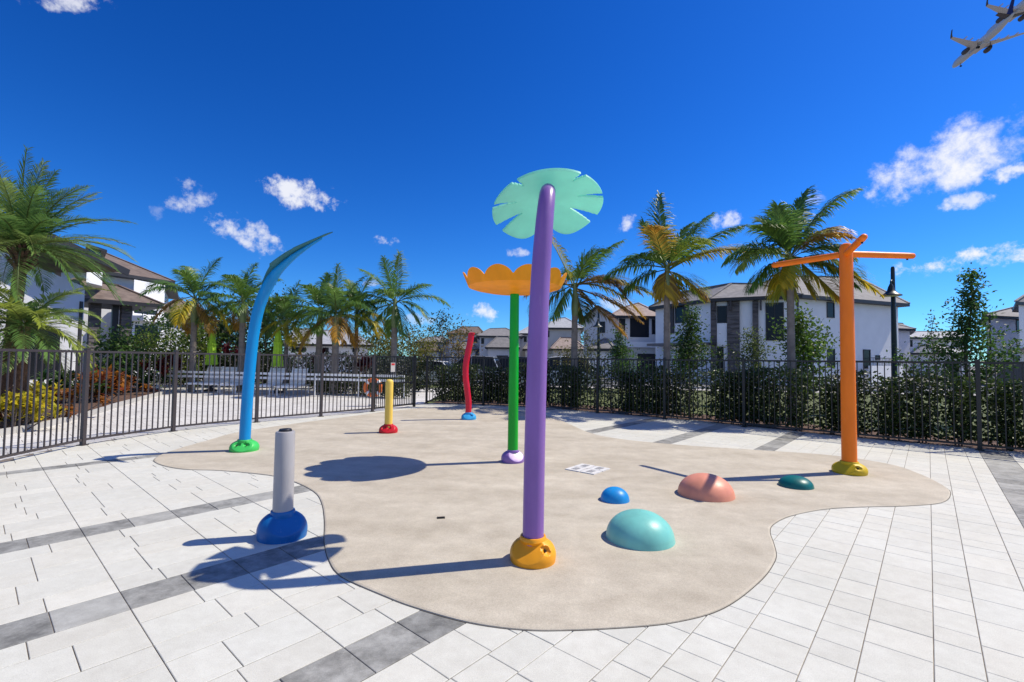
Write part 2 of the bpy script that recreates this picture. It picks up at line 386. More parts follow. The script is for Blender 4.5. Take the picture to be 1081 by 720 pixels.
sd = bpy.data.lights.new('sun', 'SUN'); sd.energy = 5.0; sd.angle = R(.53); sd.color = (1, .915, .76)
so = bpy.data.objects.new('sun', sd); COL.objects.link(so)
to_sun = Vector((SUN_D.x * math.cos(SUN_EL), SUN_D.y * math.cos(SUN_EL), math.sin(SUN_EL)))
so.rotation_euler = to_sun.to_track_quat('Z', 'Y').to_euler(); so.location = (20, 5, 30)
sc.view_settings.view_transform = 'Standard'; sc.view_settings.look = 'None'; sc.view_settings.exposure = .13; sc.view_settings.gamma = 1
sc.render.engine = 'CYCLES'; sc.cycles.max_bounces = 6; sc.cycles.transparent_max_bounces = 8; sc.cycles.use_denoising = True

# ------------------------------------------------------------------ ground
def sheet(name, poly, z, mat, thick=0):
    mb = MB()
    if thick: mb.prism(poly, z - thick, z)
    else: mb.face([(p[0], p[1], z) for p in poly])
    return tag(mb.build(name, mat), kind='structure')
sheet('ground', [(1500 * math.cos(i * math.pi / 24), 1500 * math.sin(i * math.pi / 24)) for i in range(48)], -.10, M['suburb'])

# fence lines on the ground (x, y)
FL = [Vector((x, y, 0)) for x, y in ((-5.9, 2.2), (-6.45, 4.3), (-6.82, 6.2), (-6.87, 7.55), (-6.50, 9.15), (-5.66, 10.55), (-4.70, 11.75), (-3.76, 12.95), (-3.02, 14.2))]
FR = [Vector((x, y, 0)) for x, y in ((-2.75, 15.45), (-1.0, 15.12), (1.0, 14.35), (2.62, 13.1), (4.33, 11.72), (5.55, 10.5), (6.45, 9.55), (7.35, 8.75), (8.5, 7.8), (9.8, 6.5), (10.8, 4.9))]
FLc, FRc = catmull(FL, 6), catmull(FR, 6)
plaza = [(p.x - .12, p.y) for p in FLc] + [(-2.95, 15.4)] + [(p.x + .10, p.y + .12) for p in FRc] + [(11.2, -3.5), (-5.6, -3.5)]
sheet('joint_bed', plaza, -.0055, M['sand'])

# splash pad outline, surveyed from the photo
PADPX = [(163, 485), (180, 476.5), (220, 465), (252, 456.5), (315, 447), (365, 440.5), (415, 434), (470, 429.5), (520, 431), (560, 435), (592, 444), (622, 457), (660, 464.5), (730, 471), (791, 475), (876, 481), (939, 490.5), (974, 502), (997, 514), (1003, 522), (993, 531), (954, 534.5), (907, 535.5), (869, 538), (834, 545), (816, 554), (812.5, 562), (816, 573), (819, 586), (815, 597), (804, 611.5), (779, 632.5), (752, 647), (715, 656.5), (675, 661.5), (603, 665.5), (550, 665), (493, 657), (439, 642), (407, 630), (361, 609), (347.5, 591.6), (342.8, 572), (342.8, 549), (339.7, 531), (332, 519.7), (311, 509), (284, 502), (233, 497), (194, 495.6), (170, 491)]
pad = [(p.x, p.y) for p in catmull([G(u, v) for u, v in PADPX], 5, True)]
def offset(poly, d):
    out = []; n = len(poly)
    for i in range(n):
        a, b = poly[i - 1], poly[(i + 1) % n]; t = Vector((b[0] - a[0], b[1] - a[1])).normalized()
        out.append((poly[i][0] - t.y * d, poly[i][1] + t.x * d))
    return out
area = sum(pad[i - 1][0] * pad[i][1] - pad[i][0] * pad[i - 1][1] for i in range(len(pad))) / 2
sgn = -1 if area > 0 else 1
sheet('splash_pad_joint', offset(pad, sgn * .0075), .0015, M['joint_filler'])
mb = MB(); top = pad; bot = offset(pad, sgn * .004)
n = len(pad); mb.add([(p[0], p[1], .010) for p in offset(pad, -sgn * .012)] + [(p[0], p[1], .006) for p in pad] + [(p[0], p[1], -.003) for p in bot],
    [tuple(range(n))] + [(i, (i + 1) % n, n + (i + 1) % n, n + i) for i in range(n)] + [(n + i, n + (i + 1) % n, 2 * n + (i + 1) % n, 2 * n + i) for i in range(n)])
tag(mb.build('splash_pad', M['concrete']), kind='structure')

# paving slabs: rows run along e2, cross joints along e1
e2 = Vector((.6594, .7518, 0)); e1 = Vector((-.7518, .6594, 0))
pv = MB()
padtest = offset(pad, -sgn * .32)
LIGHT, DARK = (.600, .600, .545), (.27, .273, .258)
def slab(a0, a1, b0, b1, dark, ga, gb0, gb1):
    c = (a0 + a1) / 2 * e2 + (b0 + b1) / 2 * e1
    if not inside(c, plaza) or inside(c, padtest): return
    t = rnd.gauss(1, .022) if not dark else rnd.choice((.8, .92, 1.05, 1.3)) * rnd.gauss(1, .05); base = DARK if dark else LIGHT
    wv = rnd.uniform(-.008, .008)
    col = (base[0] * t * (1 + wv), base[1] * t, base[2] * t * (1 - wv))
    z = rnd.uniform(-.0008, .0008); ch = .0025
    A0, A1, B0, B1 = a0 + ga, a1 - ga, b0 + gb0, b1 - gb1
    q = [(A0, B0), (A1, B0), (A1, B1), (A0, B1)]; qi = [(A0 + ch, B0 + ch), (A1 - ch, B0 + ch), (A1 - ch, B1 - ch), (A0 + ch, B1 - ch)]
    P = lambda s, zz: tuple(s[0] * e2 + s[1] * e1 + Vector((0, 0, zz)))
    vs = [P(s, -.012) for s in q] + [P(s, z - ch * .8) for s in q] + [P(s, z) for s in qi]
    fs = [(8, 9, 10, 11)] + [(4 + i, 4 + (i + 1) % 4, 8 + (i + 1) % 4, 8 + i) for i in range(4)] + [(i, (i + 1) % 4, 4 + (i + 1) % 4, 4 + i) for i in range(4)]
    pv.add(vs, fs, col)
# left field (b > 1.94): cells .63 wide between straight joints, bands of dark slabs, staggered cross joints
rows = []; bands = [(1.94, 2.23), (3.45, 3.76), (5.08, 5.38), (8.34, 8.58)]
bcur = 1.94; bi = 0
while bcur < 17:
    nb = bands[bi] if bi < len(bands) else (17.0, 17.3)
    if abs(bcur - nb[0]) < 1e-6:
        rows.append((nb[0], nb[1], True)); bcur = nb[1]; bi += 1; continue
    span = nb[0] - bcur; k = max(1, round(span / .27)); base = []
    for i in range(k): base.append(.22 if i % 2 == 0 else .31)
    s = span / sum(base)
    for x in base: rows.append((bcur, bcur + x * s, False)); bcur += x * s
    bcur = nb[0]
for ri, (b0, b1, dk) in enumerate(rows):
    tight0 = .0022 if (ri % 2 and not dk) else .0028; tight1 = .0022 if (ri % 2 == 0 and not dk) else .0028
    for ci in range(-16, 28):
        a0 = .03 + .63 * ci
        cut = a0 + (.315 if dk else rnd.choice((.21, .24, .31, .36, .42)))
        slab(a0, cut, b0, b1, dk, .0024, tight0, tight1); slab(cut, a0 + .63, b0, b1, dk, .0024, tight0, tight1)
# right field: straight joints along e2, columns alternately wide and narrow
bb = [1.94, 1.66, 1.46, 1.18, .98, .765, .48, .28, .005, -.18, -.44, -.62, -.98]
while bb[-1] > -15: bb += [bb[-1] - .28, bb[-1] - .48]
for i in range(len(bb) - 1):
    b1, b0 = bb[i], bb[i + 1]; wide = (b1 - b0) > .23; dk = i == 11 or (i > 12 and i % 11 == 0)
    a = -7 + rnd.uniform(0, .3)
    while a < 17:
        L = rnd.choice((.20, .28, .28, .34)) if wide else rnd.choice((.19, .24, .28, .22))
        if dk: L = .31
        slab(a, a + L, b0, b1, dk, .0016, .0022, .0022); a += L
tag(pv.build('paving_slabs', M['paver']), kind='structure')

# deck beyond the left fence: same slabs drawn by a brick texture in the paving direction
m, nt, b = newmat('pool_deck_slabs'); tc = nd(nt, 'ShaderNodeTexCoord'); mp = nd(nt, 'ShaderNodeMapping'); mp.inputs['Rotation'].default_value = (0, 0, -math.atan2(e2.y, e2.x))
br = nd(nt, 'ShaderNodeTexBrick'); br.inputs['Scale'].default_value = 1; br.inputs['Brick Width'].default_value = .42; br.inputs['Row Height'].default_value = .27; br.inputs['Mortar Size'].default_value = .006
br.inputs['Color1'].default_value = (.57, .56, .545, 1); br.inputs['Color2'].default_value = (.63, .62, .60, 1); br.inputs['Mortar'].default_value = (.22, .2, .18, 1)
nt.links.new(tc.outputs['Object'], mp.inputs[0]); nt.links.new(mp.outputs[0], br.inputs['Vector'])
ns = nd(nt, 'ShaderNodeTexNoise'); ns.inputs['Scale'].default_value = 1.4; ns.inputs['Detail'].default_value = 8; nt.links.new(tc.outputs['Object'], ns.inputs['Vector'])
cr = nd(nt, 'ShaderNodeValToRGB'); cr.color_ramp.elements[0].color = (.86, .85, .84, 1); cr.color_ramp.elements[1].color = (1.03, 1.03, 1.03, 1); cr.color_ramp.elements[0].position = .35; cr.color_ramp.elements[1].position = .65
nt.links.new(ns.outputs['Fac'], cr.inputs[0]); x = nd(nt, 'ShaderNodeMixRGB', blend_type='MULTIPLY'); x.inputs[0].default_value = 1
nt.links.new(br.outputs['Color'], x.inputs[1]); nt.links.new(cr.outputs[0], x.inputs[2]); nt.links.new(x.outputs[0], b.inputs['Base Color']); b.inputs['Roughness'].default_value = .8
deck = [(p.x, p.y) for p in FLc] + [(-2.9, 15.4), (-2.9, 24), (-30, 24), (-30, -4), (-5.4, -4)]
sheet('pool_deck', deck, -.011, m)
sheet('lawn', [(-26, 32.0)] + [(-2.8, 15.6)] + [(p.x + .1, p.y + .1) for p in FRc] + [(60, 4), (60, 21.0)], -.09, M['grass'])
# raised planting bed left of the deck
bed = [(-9.3, 7.2), (-9.15, 8.8), (-10.0, 11.2), (-11.2, 13.6), (-12.3, 16.0), (-13.6, 18.6), (-16, 21), (-30, 21), (-30, 6)]
bedc = [(p.x, p.y) for p in catmull([Vector((x, y, 0)) for x, y in bed[:7]], 5)] + [(-30, 21), (-30, 6.0)]
sheet('planting_bed', bedc, .05, M['mulch'], .1)
mb = MB(); k = bedc[:31]
for p, q in zip(k[:-1], k[1:]): mb.bar((p[0], p[1], .035), (q[0], q[1], .035), .10, .13)
tag(mb.build('bed_kerb', M['kerb']), kind='structure')
# planted strip behind the right fence, street and driveways beyond
strip = [(p.x, p.y + .05) for p in FRc] + [(p.x * 1.09 + .6, p.y * 1.09 + .9) for p in reversed(FRc)]
sheet('planting_strip', strip, -.03, M['mulch'])
sheet('street', [(-26, 33), (60, 22), (60, 28.5), (-26, 39.5)], -.08, M['asphalt'])
mb = MB(); mb.bar((-26, 32.9, -.04), (60, 21.9, -.04), .15, .12); mb.bar((-26, 39.65, -.04), (60, 28.65, -.04), .15, .12); tag(mb.build('street_kerb', M['kerb']), kind='structure')
sheet('sidewalk', [(-26, 30.6), (60, 19.6), (60, 21.0), (-26, 32.0)], -.075, M['drive'])
sheet('driveway', [(9, 35.3), (14.5, 34.6), (16.5, 46), (11, 47)], -.07, M['drive'])

# ------------------------------------------------------------------ water toys
def foot(mat, c, rad, h, pr, facing, parent, squash=1.0, pockets=(45,)):
    """moulded cover round the foot of a pole: bulged ring, sliced by slanting flats with a bolt pocket"""
    prof = [(1.0, 0), (1.015, .10), (1.03, .22), (1.02, .36), (.985, .48), (.92, .6), (.82, .71), (.70, .80), (.60, .86)]
    P = catmull([Vector((r * rad, z * h, 0)) for r, z in prof], 4)
    P += [Vector((pr * 1.22, h * .885, 0)), Vector((pr * 1.20, h * .97, 0)), Vector((pr * 1.15, h, 0)), Vector((pr * 1.02, h, 0)), Vector((pr * .98, h * .9, 0))]
    mb = MB(); N = 96; vs = []
    flats = [(R(facing), 44, .80), (R(facing + 180), 44, .84)]
    for q in P:
        for k in range(N):
            a = 2 * math.pi * k / N; v = Vector((q.x * math.cos(a), q.x * math.sin(a) * squash, q.y))
            if q.x > pr * 1.25:
                for (ph, tl, dd) in flats:
                    nn = Vector((math.cos(ph) * math.cos(R(tl)), math.sin(ph) * math.cos(R(tl)), math.sin(R(tl))))
                    o = v.dot(nn) - dd * (rad * math.cos(R(tl)) + h * .45 * math.sin(R(tl)))
                    if o > 0: v -= nn * o * .92
                for pk in pockets:
                    ph = R(facing + pk); u = Vector((math.cos(ph), math.sin(ph), 0)); s_ = Vector((-u.y, u.x, 0))
                    if v.dot(u) > 0:
                        e = (v.dot(s_) / (rad * .20)) ** 2 + ((v.z - h * .60) / (h * .17)) ** 2
                        if e < 1: v -= u * rad * .22 * (1 - e) ** .5
            vs.append(Vector(c) + v)
    fs = [(i * N + k, i * N + (k + 1) % N, (i + 1) * N + (k + 1) % N, (i + 1) * N + k) for i in range(len(P) - 1) for k in range(N)]
    mb.add(vs, fs)
    o = mb.build('base_cover', mat, parent, smooth=38)
    b2 = MB()
    for pk in pockets:
        ph = R(facing + pk); u = Vector((math.cos(ph), math.sin(ph), 0)); p = Vector(c) + Vector((u.x * rad * .80, u.y * rad * .80 * squash, h * .58))
        b2.tube([p - u * rad * .1, p + u * rad * .02], rad * .055, 10)
    b2.build('bolt', M['black'], o, smooth=40)
    return o

GZ = .010
# 1 purple stem with mint leaf
t = thing('leaf_sprayer', (.17, 3.49, GZ), 'tall purple bent pole under a mint green leaf on an amber base, nearest the camera', 'water toy', 'water toys on the splash pad')
foot(M['amber'], (.17, 3.49, GZ), .162, .175, .078, -112, t, 1, (62,))
stem = catmull([V(.17, 3.49, .12), V(.175, 3.49, .8), V(.187, 3.49, 1.5), V(.205, 3.495, 2.05), V(.228, 3.515, 2.42), V(.25, 3.57, 2.66), V(.265, 3.655, 2.765), V(.28, 3.78, 2.80), V(.292, 3.97, 2.805)], 8)
mb = MB(); nS = len(stem); mb.tube(stem, [.077 - .027 * (i / (nS - 1)) ** 1.6 for i in range(nS)], 40); mb.build('pole', M['purple'], t, smooth=60)
LC = V(.285, 4.03, 2.785); al = R(20)
lx = V(.992, 0, .115); lt = V(-.03, -math.cos(al), math.sin(al)); lt = (lt - lx * lt.dot(lx)).normalized(); ln = lx.cross(lt) * -1
if ln.z < 0: ln = -ln
def leafR(ph):                              # radius by angle; ph = 0 at the tip (near side), pi at the notch
    a = abs(ph)
    r = .475 - .035 * math.exp(-((a) / .5) ** 2)
    d = math.pi - a
    r -= .20 * math.exp(-(d / .30) ** 2)
    return r
slits = [(s * a, r0, wd) for s in (-1, 1) for a, r0, wd in ((.62, .345, .020), (1.30, .275, .024), (2.02, .235, .050))]
def slit_cut(ph, r):
    for (a, r0, wd) in slits:
        d = abs((ph - a + math.pi) % (2 * math.pi) - math.pi) * r
        if r > r0 and d < wd * (r - r0) / (.46 - r0) + .004: return True
    return False
mb = MB(); NA, NR = 420, 44
def lp(ph, fr, dz):
    r = leafR(ph) * fr; x, tt = r * math.sin(ph), r * math.cos(ph)
    z = -.40 * (x * x) - .34 * tt * tt + .012 * math.cos(3 * ph) * fr
    return LC + lx * x + lt * tt + ln * (z + .045 + dz)
fcs = set()
for i in range(NA):
    ph = -math.pi + 2 * math.pi * (i + .5) / NA
    for j in range(NR):
        if not slit_cut(ph, leafR(ph) * (j + .5) / NR): fcs.add((i, j))
def lv(i, j, k): return (i % NA) * (NR + 1) * 2 + j * 2 + k
vs = []
for i in range(NA):
    ph = -math.pi + 2 * math.pi * i / NA
    for j in range(NR + 1):
        for k in (0, 1): vs.append(lp(ph, max(j / NR, .01), -.009 + .018 * k))
fs = []
for (i, j) in fcs:
    fs.append((lv(i, j, 1), lv(i, j + 1, 1), lv(i + 1, j + 1, 1), lv(i + 1, j, 1))); fs.append((lv(i, j, 0), lv(i + 1, j, 0), lv(i + 1, j + 1, 0), lv(i, j + 1, 0)))
    for (di, dj, p, q) in ((0, 1, (i, j + 1), (i + 1, j + 1)), (0, -1, (i + 1, j), (i, j)), (1, 0, (i + 1, j + 1), (i + 1, j)), (-1, 0, (i, j), (i, j + 1))):
        if ((i + di) % NA, j + dj) not in fcs and not (dj == -1 and j == 0): fs.append((lv(*p, 0), lv(*q, 0), lv(*q, 1), lv(*p, 1)))
mb.add(vs, fs); mb.build('leaf', M['mint'], t, smooth=50)
# 2 green stem with orange flower bowl
t = thing('flower_bucket', (.03, 6.8, GZ), 'green pole carrying a wide scalloped orange flower bowl on a mauve base', 'water toy', 'water toys on the splash pad')
foot(M['mauve'], (.03, 6.8, GZ), .16, .17, .066, -60, t, 1, (75,))
mb = MB(); mb.tube([V(.03, 6.8, .1), V(.03, 6.8, 1.3), V(.03, 6.8, 2.42)], [.075, .068, .064], 36); mb.build('pole', M['green'], t, smooth=60)
mb = MB(); NA = 264; NP = 11; ring = []
prof = [(.066, 2.395), (.22, 2.405), (.44, 2.435), (.60, 2.468), (.665, 2.49)]
vs, cen = [], V(.03, 6.8, 0)
def petal(a, f):
    s = abs(math.sin((a - R(-92)) * NP / 2)) ** .62
    return (.665 + (.085 * f) * (.5 + .5 * s), 2.49 + (.065 + .135 * s) * f)
for th_ in (0, 1):
    for k in range(NA):
        a = 2 * math.pi * k / NA; col_ = []
        for r, z in prof: col_.append((r - .0 * th_, z + .014 * th_))
        for f in (.25, .5, .75, .92, 1.0):
            r, z = petal(a, f); col_.append((r - .014 * th_, z))
        for r, z in col_: vs.append(cen + V(r * math.cos(a), r * math.sin(a), z))
m_ = len(prof) + 5; fs = []
for k in range(NA):
    k2 = (k + 1) % NA
    for i in range(m_ - 1):
        fs.append((k * m_ + i, k2 * m_ + i, k2 * m_ + i + 1, k * m_ + i + 1)); o_ = NA * m_
        fs.append((o_ + k * m_ + i, o_ + k * m_ + i + 1, o_ + k2 * m_ + i + 1, o_ + k2 * m_ + i))
    fs.append((k * m_ + m_ - 1, k2 * m_ + m_ - 1, NA * m_ + k2 * m_ + m_ - 1, NA * m_ + k * m_ + m_ - 1))
mb.add(vs, fs); mb.build('flower_bowl', M['flower'], t, smooth=28)
# 3 blue bent blade
t = thing('blade_sprayer', (-4.10, 7.37, GZ), 'tall blue bent pole ending in a ragged pointed blade, on a green base', 'water toy', 'water toys on the splash pad')
foot(M['base_green'], (-4.10, 7.37, GZ), .20, .17, .085, -75, t, 1, (25, -28))
bp = catmull([V(-4.10, 7.37, .1), V(-4.085, 7.37, .7), V(-4.05, 7.37, 1.4), V(-4.00, 7.36, 1.9), V(-3.90, 7.34, 2.32), V(-3.70, 7.30, 2.70), V(-3.42, 7.23, 2.95), V(-3.10, 7.16, 3.15), V(-2.72, 7.08, 3.34)], 8)
nS = len(bp); cutn = int(nS * .94)
mb = MB(); mb.tube(bp[:cutn], [.081 if i < nS * .6 else .081 - .070 * ((i - nS * .6) / (nS * .34)) ** .8 for i in range(cutn)], 32); mb.build('pole', M['blue'], t, smooth=60)
mb = MB(); st = int(nS * .53); rows_ = []
for i in range(st, nS):
    f = (i - st) / (nS - 1 - st); p = bp[i]; tg = (bp[min(i + 1, nS - 1)] - bp[i - 1]).normalized()
    side = V(0, 1, .25); side = (side - tg * side.dot(tg)).normalized(); nn = tg.cross(side); nn = nn if nn.z > 0 else -nn
    wd = .122 * (min(1, f / .3) ** .8) * (1 - max(0, f - .3) / .7) ** .8 + .004
    saw = 1 - .5 * ((f * 3.4) % 1.0) if .12 < f < .92 else 1
    base_ = p + nn * (.05 if f < .5 else .05 * (1 - (f - .5) / .5))
    rows_.append([base_ - side * wd * saw + nn * wd * .55, base_ - side * wd * .5 * saw + nn * wd * .16, base_, base_ + side * wd * .5 * saw + nn * wd * .16, base_ + side * wd * saw + nn * wd * .55])
for th_ in (0, 1):
    for r_ in rows_:
        pass
vs = [q + V(0, 0, -.006 + .012 * th_) for th_ in (0, 1) for r_ in rows_ for q in r_]; nr = len(rows_); fs = []
for i in range(nr - 1):
    for j in range(4):
        a = i * 5 + j; o_ = nr * 5
        fs += [(a, a + 1, a + 6, a + 5), (o_ + a, o_ + a + 5, o_ + a + 6, o_ + a + 1)]
    fs += [(i * 5, i * 5 + 5, nr * 5 + i * 5 + 5, nr * 5 + i * 5), (i * 5 + 4, nr * 5 + i * 5 + 4, nr * 5 + i * 5 + 9, i * 5 + 9)]
mb.add(vs, fs); mb.build('blade', M['blade'], t, smooth=30)
# 4 grey spout bollard
t = thing('spout_bollard', (-1.84, 3.90, 0), 'short grey spout post with black nozzle on a bulky deep blue base', 'water toy', 'water toys on the splash pad')
foot(M['base_blue'], (-1.84, 3.90, 0), .185, .215, .077, 118, t, .92, (40,))
mb = MB(); mb.lathe((-1.84, 3.90, 0), [(.078, .1), (.0765, .5), (.074, .835), (.070, .846), (.055, .848)], 40); mb.build('pole', M['grey'], t, smooth=40)
mb = MB(); mb.lathe((-1.84, 3.90, .846), [(.050, -.01), (.050, .010), (.044, .020), (.022, .022), (.018, .005)], 32); mb.build('nozzle', M['black'], t, smooth=40)
# 5 yellow bollard
t = thing('spray_bollard', (-2.39, 9.32, GZ), 'short plain yellow post on a red base, left of the red wavy pole', 'water toy', 'water toys on the splash pad')
foot(M['base_red'], (-2.39, 9.32, GZ), .175, .165, .073, -80, t, 1, (12, -38))
mb = MB(); mb.lathe((-2.39, 9.32, 0), [(.076, .1), (.075, .98), (.070, 1.015), (.05, 1.035), (.02, 1.042)], 36); mb.build('pole', M['yellow'], t, smooth=40)
# 6 red wavy pole
t = thing('wavy_sprayer', (-1.02, 11.5, GZ), 'tall wavy red pole on a light blue base near the far fence', 'water toy', 'water toys on the splash pad')
foot(M['sky_blue'], (-1.02, 11.5, GZ), .175, .17, .07, -85, t, 1, (30,))
pts = [D(u, v, 11.5) for u, v in ((494.3, 437), (494.6, 425), (493.2, 412), (491.6, 398), (491.8, 385), (494, 372), (496.5, 360), (497.6, 352))]
mb = MB(); mb.tube(catmull([V(pts[0].x, 11.5, .1)] + pts, 6), .074, 28); o = mb.build('pole', M['red'], t, smooth=60)
q = pts[-1]; mb = MB(); mb.lathe((q.x + .01, q.y, q.z), [(.076, -.03), (.076, .012), (.05, .022)], 24); mb.build('cap', M['base_red'], t, smooth=40)
# 7 orange three-armed pole
t = thing('three_arm_sprayer', (4.50, 6.36, GZ), 'tall orange pole with three straight arms at its top on a yellow base', 'water toy', 'water toys on the splash pad')
foot(M['base_yellow'], (4.50, 6.36, GZ), .195, .155, .088, -150, t, 1, (60,))
mb = MB(); mb.lathe((4.50, 6.36, 0), [(.088, .1), (.084, 1.5), (.078, 2.98), (.074, 3.03), (.06, 3.065), (.03, 3.08)], 36); mb.build('pole', M['orange'], t, smooth=40)
for a in (4, 124, 245):
    u = V(math.cos(R(a)), math.sin(R(a)), 0); p = V(4.50, 6.36, 2.935)
    mb = MB(); mb.tube([p + u * .05, p + u * .9, p + u * .965, p + u * .985], [.043, .041, .038, .022], 24); o = mb.build('arm', M['orange'], t, smooth=50)
    mb = MB(); mb.tube([p + u * .88 - V(0, 0, .035), p + u * .88 - V(0, 0, .058)], .012, 12); mb.build('nozzle', M['black'], o, smooth=40)
# 8 domes
for nm, lab, c, r_, h_, mt in (('aqua', 'largest dome, pale aqua, right of the purple pole', (1.065, 3.94), .272, .21, 'aqua'), ('pink', 'salmon pink dome with a strip of shadow across it', (2.135, 5.24), .29, .215, 'pink'),
                               ('blue', 'smallest dome, bright blue, near the white drain plates', (1.09, 4.995), .147, .125, 'dome_blue'), ('teal', 'low dark teal dome beside the orange pole shadow', (3.36, 5.645), .183, .112, 'dome_teal')):
    mb = MB(); K = 22
    mb.lathe((c[0], c[1], GZ - .002), [(r_ * 1.012, 0), (r_ * 1.012, .008)] + [(r_ * math.cos(i / K * math.pi / 2) ** .94, .008 + h_ * math.sin(i / K * math.pi / 2)) for i in range(1, K)] + [(.004, h_ + .008)], 64, close=False)
    tag(mb.build('splash_dome', M[mt], smooth=50), lab, 'dome', 'domes on the splash pad')
# 9 drain plates and small drain
c0 = G(620.5, 496.3); ux = (G(644, 497) - G(598, 497)) / 2; uy = (G(618, 490) - G(624, 503.3)) / 2
dx = (ux + uy).normalized(); dy = Vector((-dx.y, dx.x, 0)); t = thing('floor_drain', (c0.x, c0.y, GZ), 'four white slotted drain plates set in the beige pad', 'drain')
for i in (-1, 1):
    for j in (-1, 1):
        c = V(c0.x, c0.y, GZ + .006) + dx * i * .112 + dy * j * .112; ang = math.atan2(dx.y, dx.x)
        mb = MB(); mb.box(c, (.21, .21, .012), ang); pl = mb.build('plate', M['drain_plate'], t)
        mb = MB()
        for k in range(7): mb.box(c + dx * (-.06 + k * .02) + V(0, 0, .0065), (.006, .085, .003), ang)
        mb.build('slots', M['slot_grey'], pl)
c = G(465.5, 548); mb = MB(); mb.box((c.x, c.y, GZ + .002), (.07, .045, .008), .2); mb.box((c.x, c.y, GZ + .004), (.045, .02, .010), .2)
tag(mb.build('jet_outlet', M['dark_hole']), 'tiny dark jet outlet sunk in the open beige pad', 'drain')
# ------------------------------------------------------------------ fences
FH = 1.52
def along(pts, step):
    """points every `step` metres along a polyline"""
    out = []; d = 0; nxt = 0
    for a, b in zip(pts[:-1], pts[1:]):
        L = (b - a).length
        while nxt <= d + L: out.append(a + (b - a) * ((nxt - d) / L)); nxt += step
        d += L
    return out
def fence(root, line, posts, mat, post_w=.058):
    """posts: indices into the densely sampled line; one picket panel per bay"""
    for i in posts:
        p = line[i]; q = line[min(i + 1, len(line) - 1)] - line[max(i - 1, 0)]
        mb = MB(); mb.box((p.x, p.y, FH / 2 + .01), (post_w, post_w, FH + .02), math.atan2(q.y, q.x)); mb.box((p.x, p.y, FH + .028), (post_w * 1.15, post_w * 1.15, .016), math.atan2(q.y, q.x)); mb.box((p.x, p.y, .008), (.11, .11, .012), math.atan2(q.y, q.x))
        mb.build('post', mat, root)
    for a, b in zip(posts[:-1], posts[1:]):
        mb = MB(); pa, pb = line[a], line[b]; e = (pb - pa).normalized(); L = (pb - pa).length
        for z, hh in ((.09, .034), (FH - .02, .036)): mb.bar(pa + e * post_w * .5 + V(0, 0, z), pb - e * post_w * .5 + V(0, 0, z), .03, hh)
        k = max(2, round(L / .104)); 
        for i in range(1, k):
            p = pa + (pb - pa) * (i / k)
            mb.box((p.x, p.y, (FH - .038 + .107) / 2), (.0165, .0165, FH - .038 - .107), math.atan2(e.y, e.x))
        mb.build('picket_panel', mat, root)
lineL = along(catmull(FL, 12), .02)
def nearest(line, p): return min(range(len(line)), key=lambda i: (line[i] - p).length)
postsL = [0] + [nearest(lineL, G(u, v)) for u, v in ((83, 470), (188, 456), (271, 446), (340, 440), (395.5, 435))]
extra = nearest(lineL, V(-6.55, 4.6, 0)); postsL = sorted(set([0, extra] + postsL[1:]))
t = thing('picket_fence', lineL[postsL[2]], 'bronze metal picket fence curving along the left of the paving', 'fence')
fence(t, lineL, postsL, M['fence_bronze'])
# gate between the two fences
gA, gB = lineL[postsL[-1]], V(-2.93, 14.45, 0)
t = thing('fence_gate', (gA + gB) / 2, 'dark metal picket gate with a small sign, between the two fences', 'gate')
mb = MB(); e = (gB - gA).normalized(); nrm = V(-e.y, e.x, 0); gl = along([gA + e * .06, gB - e * .06], .02)
for z in (.09, FH - .02, .75): mb.bar(gl[0] + V(0, 0, z), gl[-1] + V(0, 0, z), .035, .04)
for q in (gl[0], gl[-1]): mb.box((q.x, q.y, FH / 2 + .03), (.045, .045, FH - .06), math.atan2(e.y, e.x))
mb.build('gate_frame', M['fence_black'], t)
mb = MB(); k = int((gl[-1] - gl[0]).length / .075)
for i in range(1, k):
    p = gl[0] + (gl[-1] - gl[0]) * (i / k); mb.box((p.x, p.y, FH / 2 + .03), (.0165, .0165, FH - .14), math.atan2(e.y, e.x))
mb.build('picket_panel', M['fence_black'], t)
mb = MB(); q = gB - e * .02 ; mb.box((q.x, q.y, FH / 2 + .02), (.075, .075, FH + .04)); mb.build('hinge_post', M['fence_black'], t)
sp = gA.lerp(gB, .42) - nrm * -.03 if nrm.y < 0 else gA.lerp(gB, .42) - nrm * .03
ts = thing('notice', sp + V(0, 0, 1.2), 'small white notice with a red heading hung on the dark gate', 'sign')
mb = MB(); mb.box(sp + V(0, 0, 1.20), (.17, .006, .26), math.atan2(e.y, e.x)); mb.build('panel', M['sign'], ts)
mb = MB(); so_ = nrm * (-.0045 if nrm.y > 0 else .0045); mb.box(sp + so_ + V(0, 0, 1.285), (.13, .002, .055), math.atan2(e.y, e.x)); mb.build('heading', M['sign_red'], ts)
lineR = along(catmull(FR, 12), .02)
postsR = list(range(0, len(lineR), 95)); 
t = thing('picket_fence', lineR[postsR[3]], 'black metal picket fence curving in front of the hedge on the right', 'fence')
fence(t, lineR, postsR, M['fence_black'])
mb = MB(); k = lineR[::12]
for p, q in zip(k[:-1], k[1:]): mb.bar(p + V(.06, .07, -.02), q + V(.06, .07, -.02), .09, .06)
tag(mb.build('strip_kerb', M['kerb']), kind='structure')

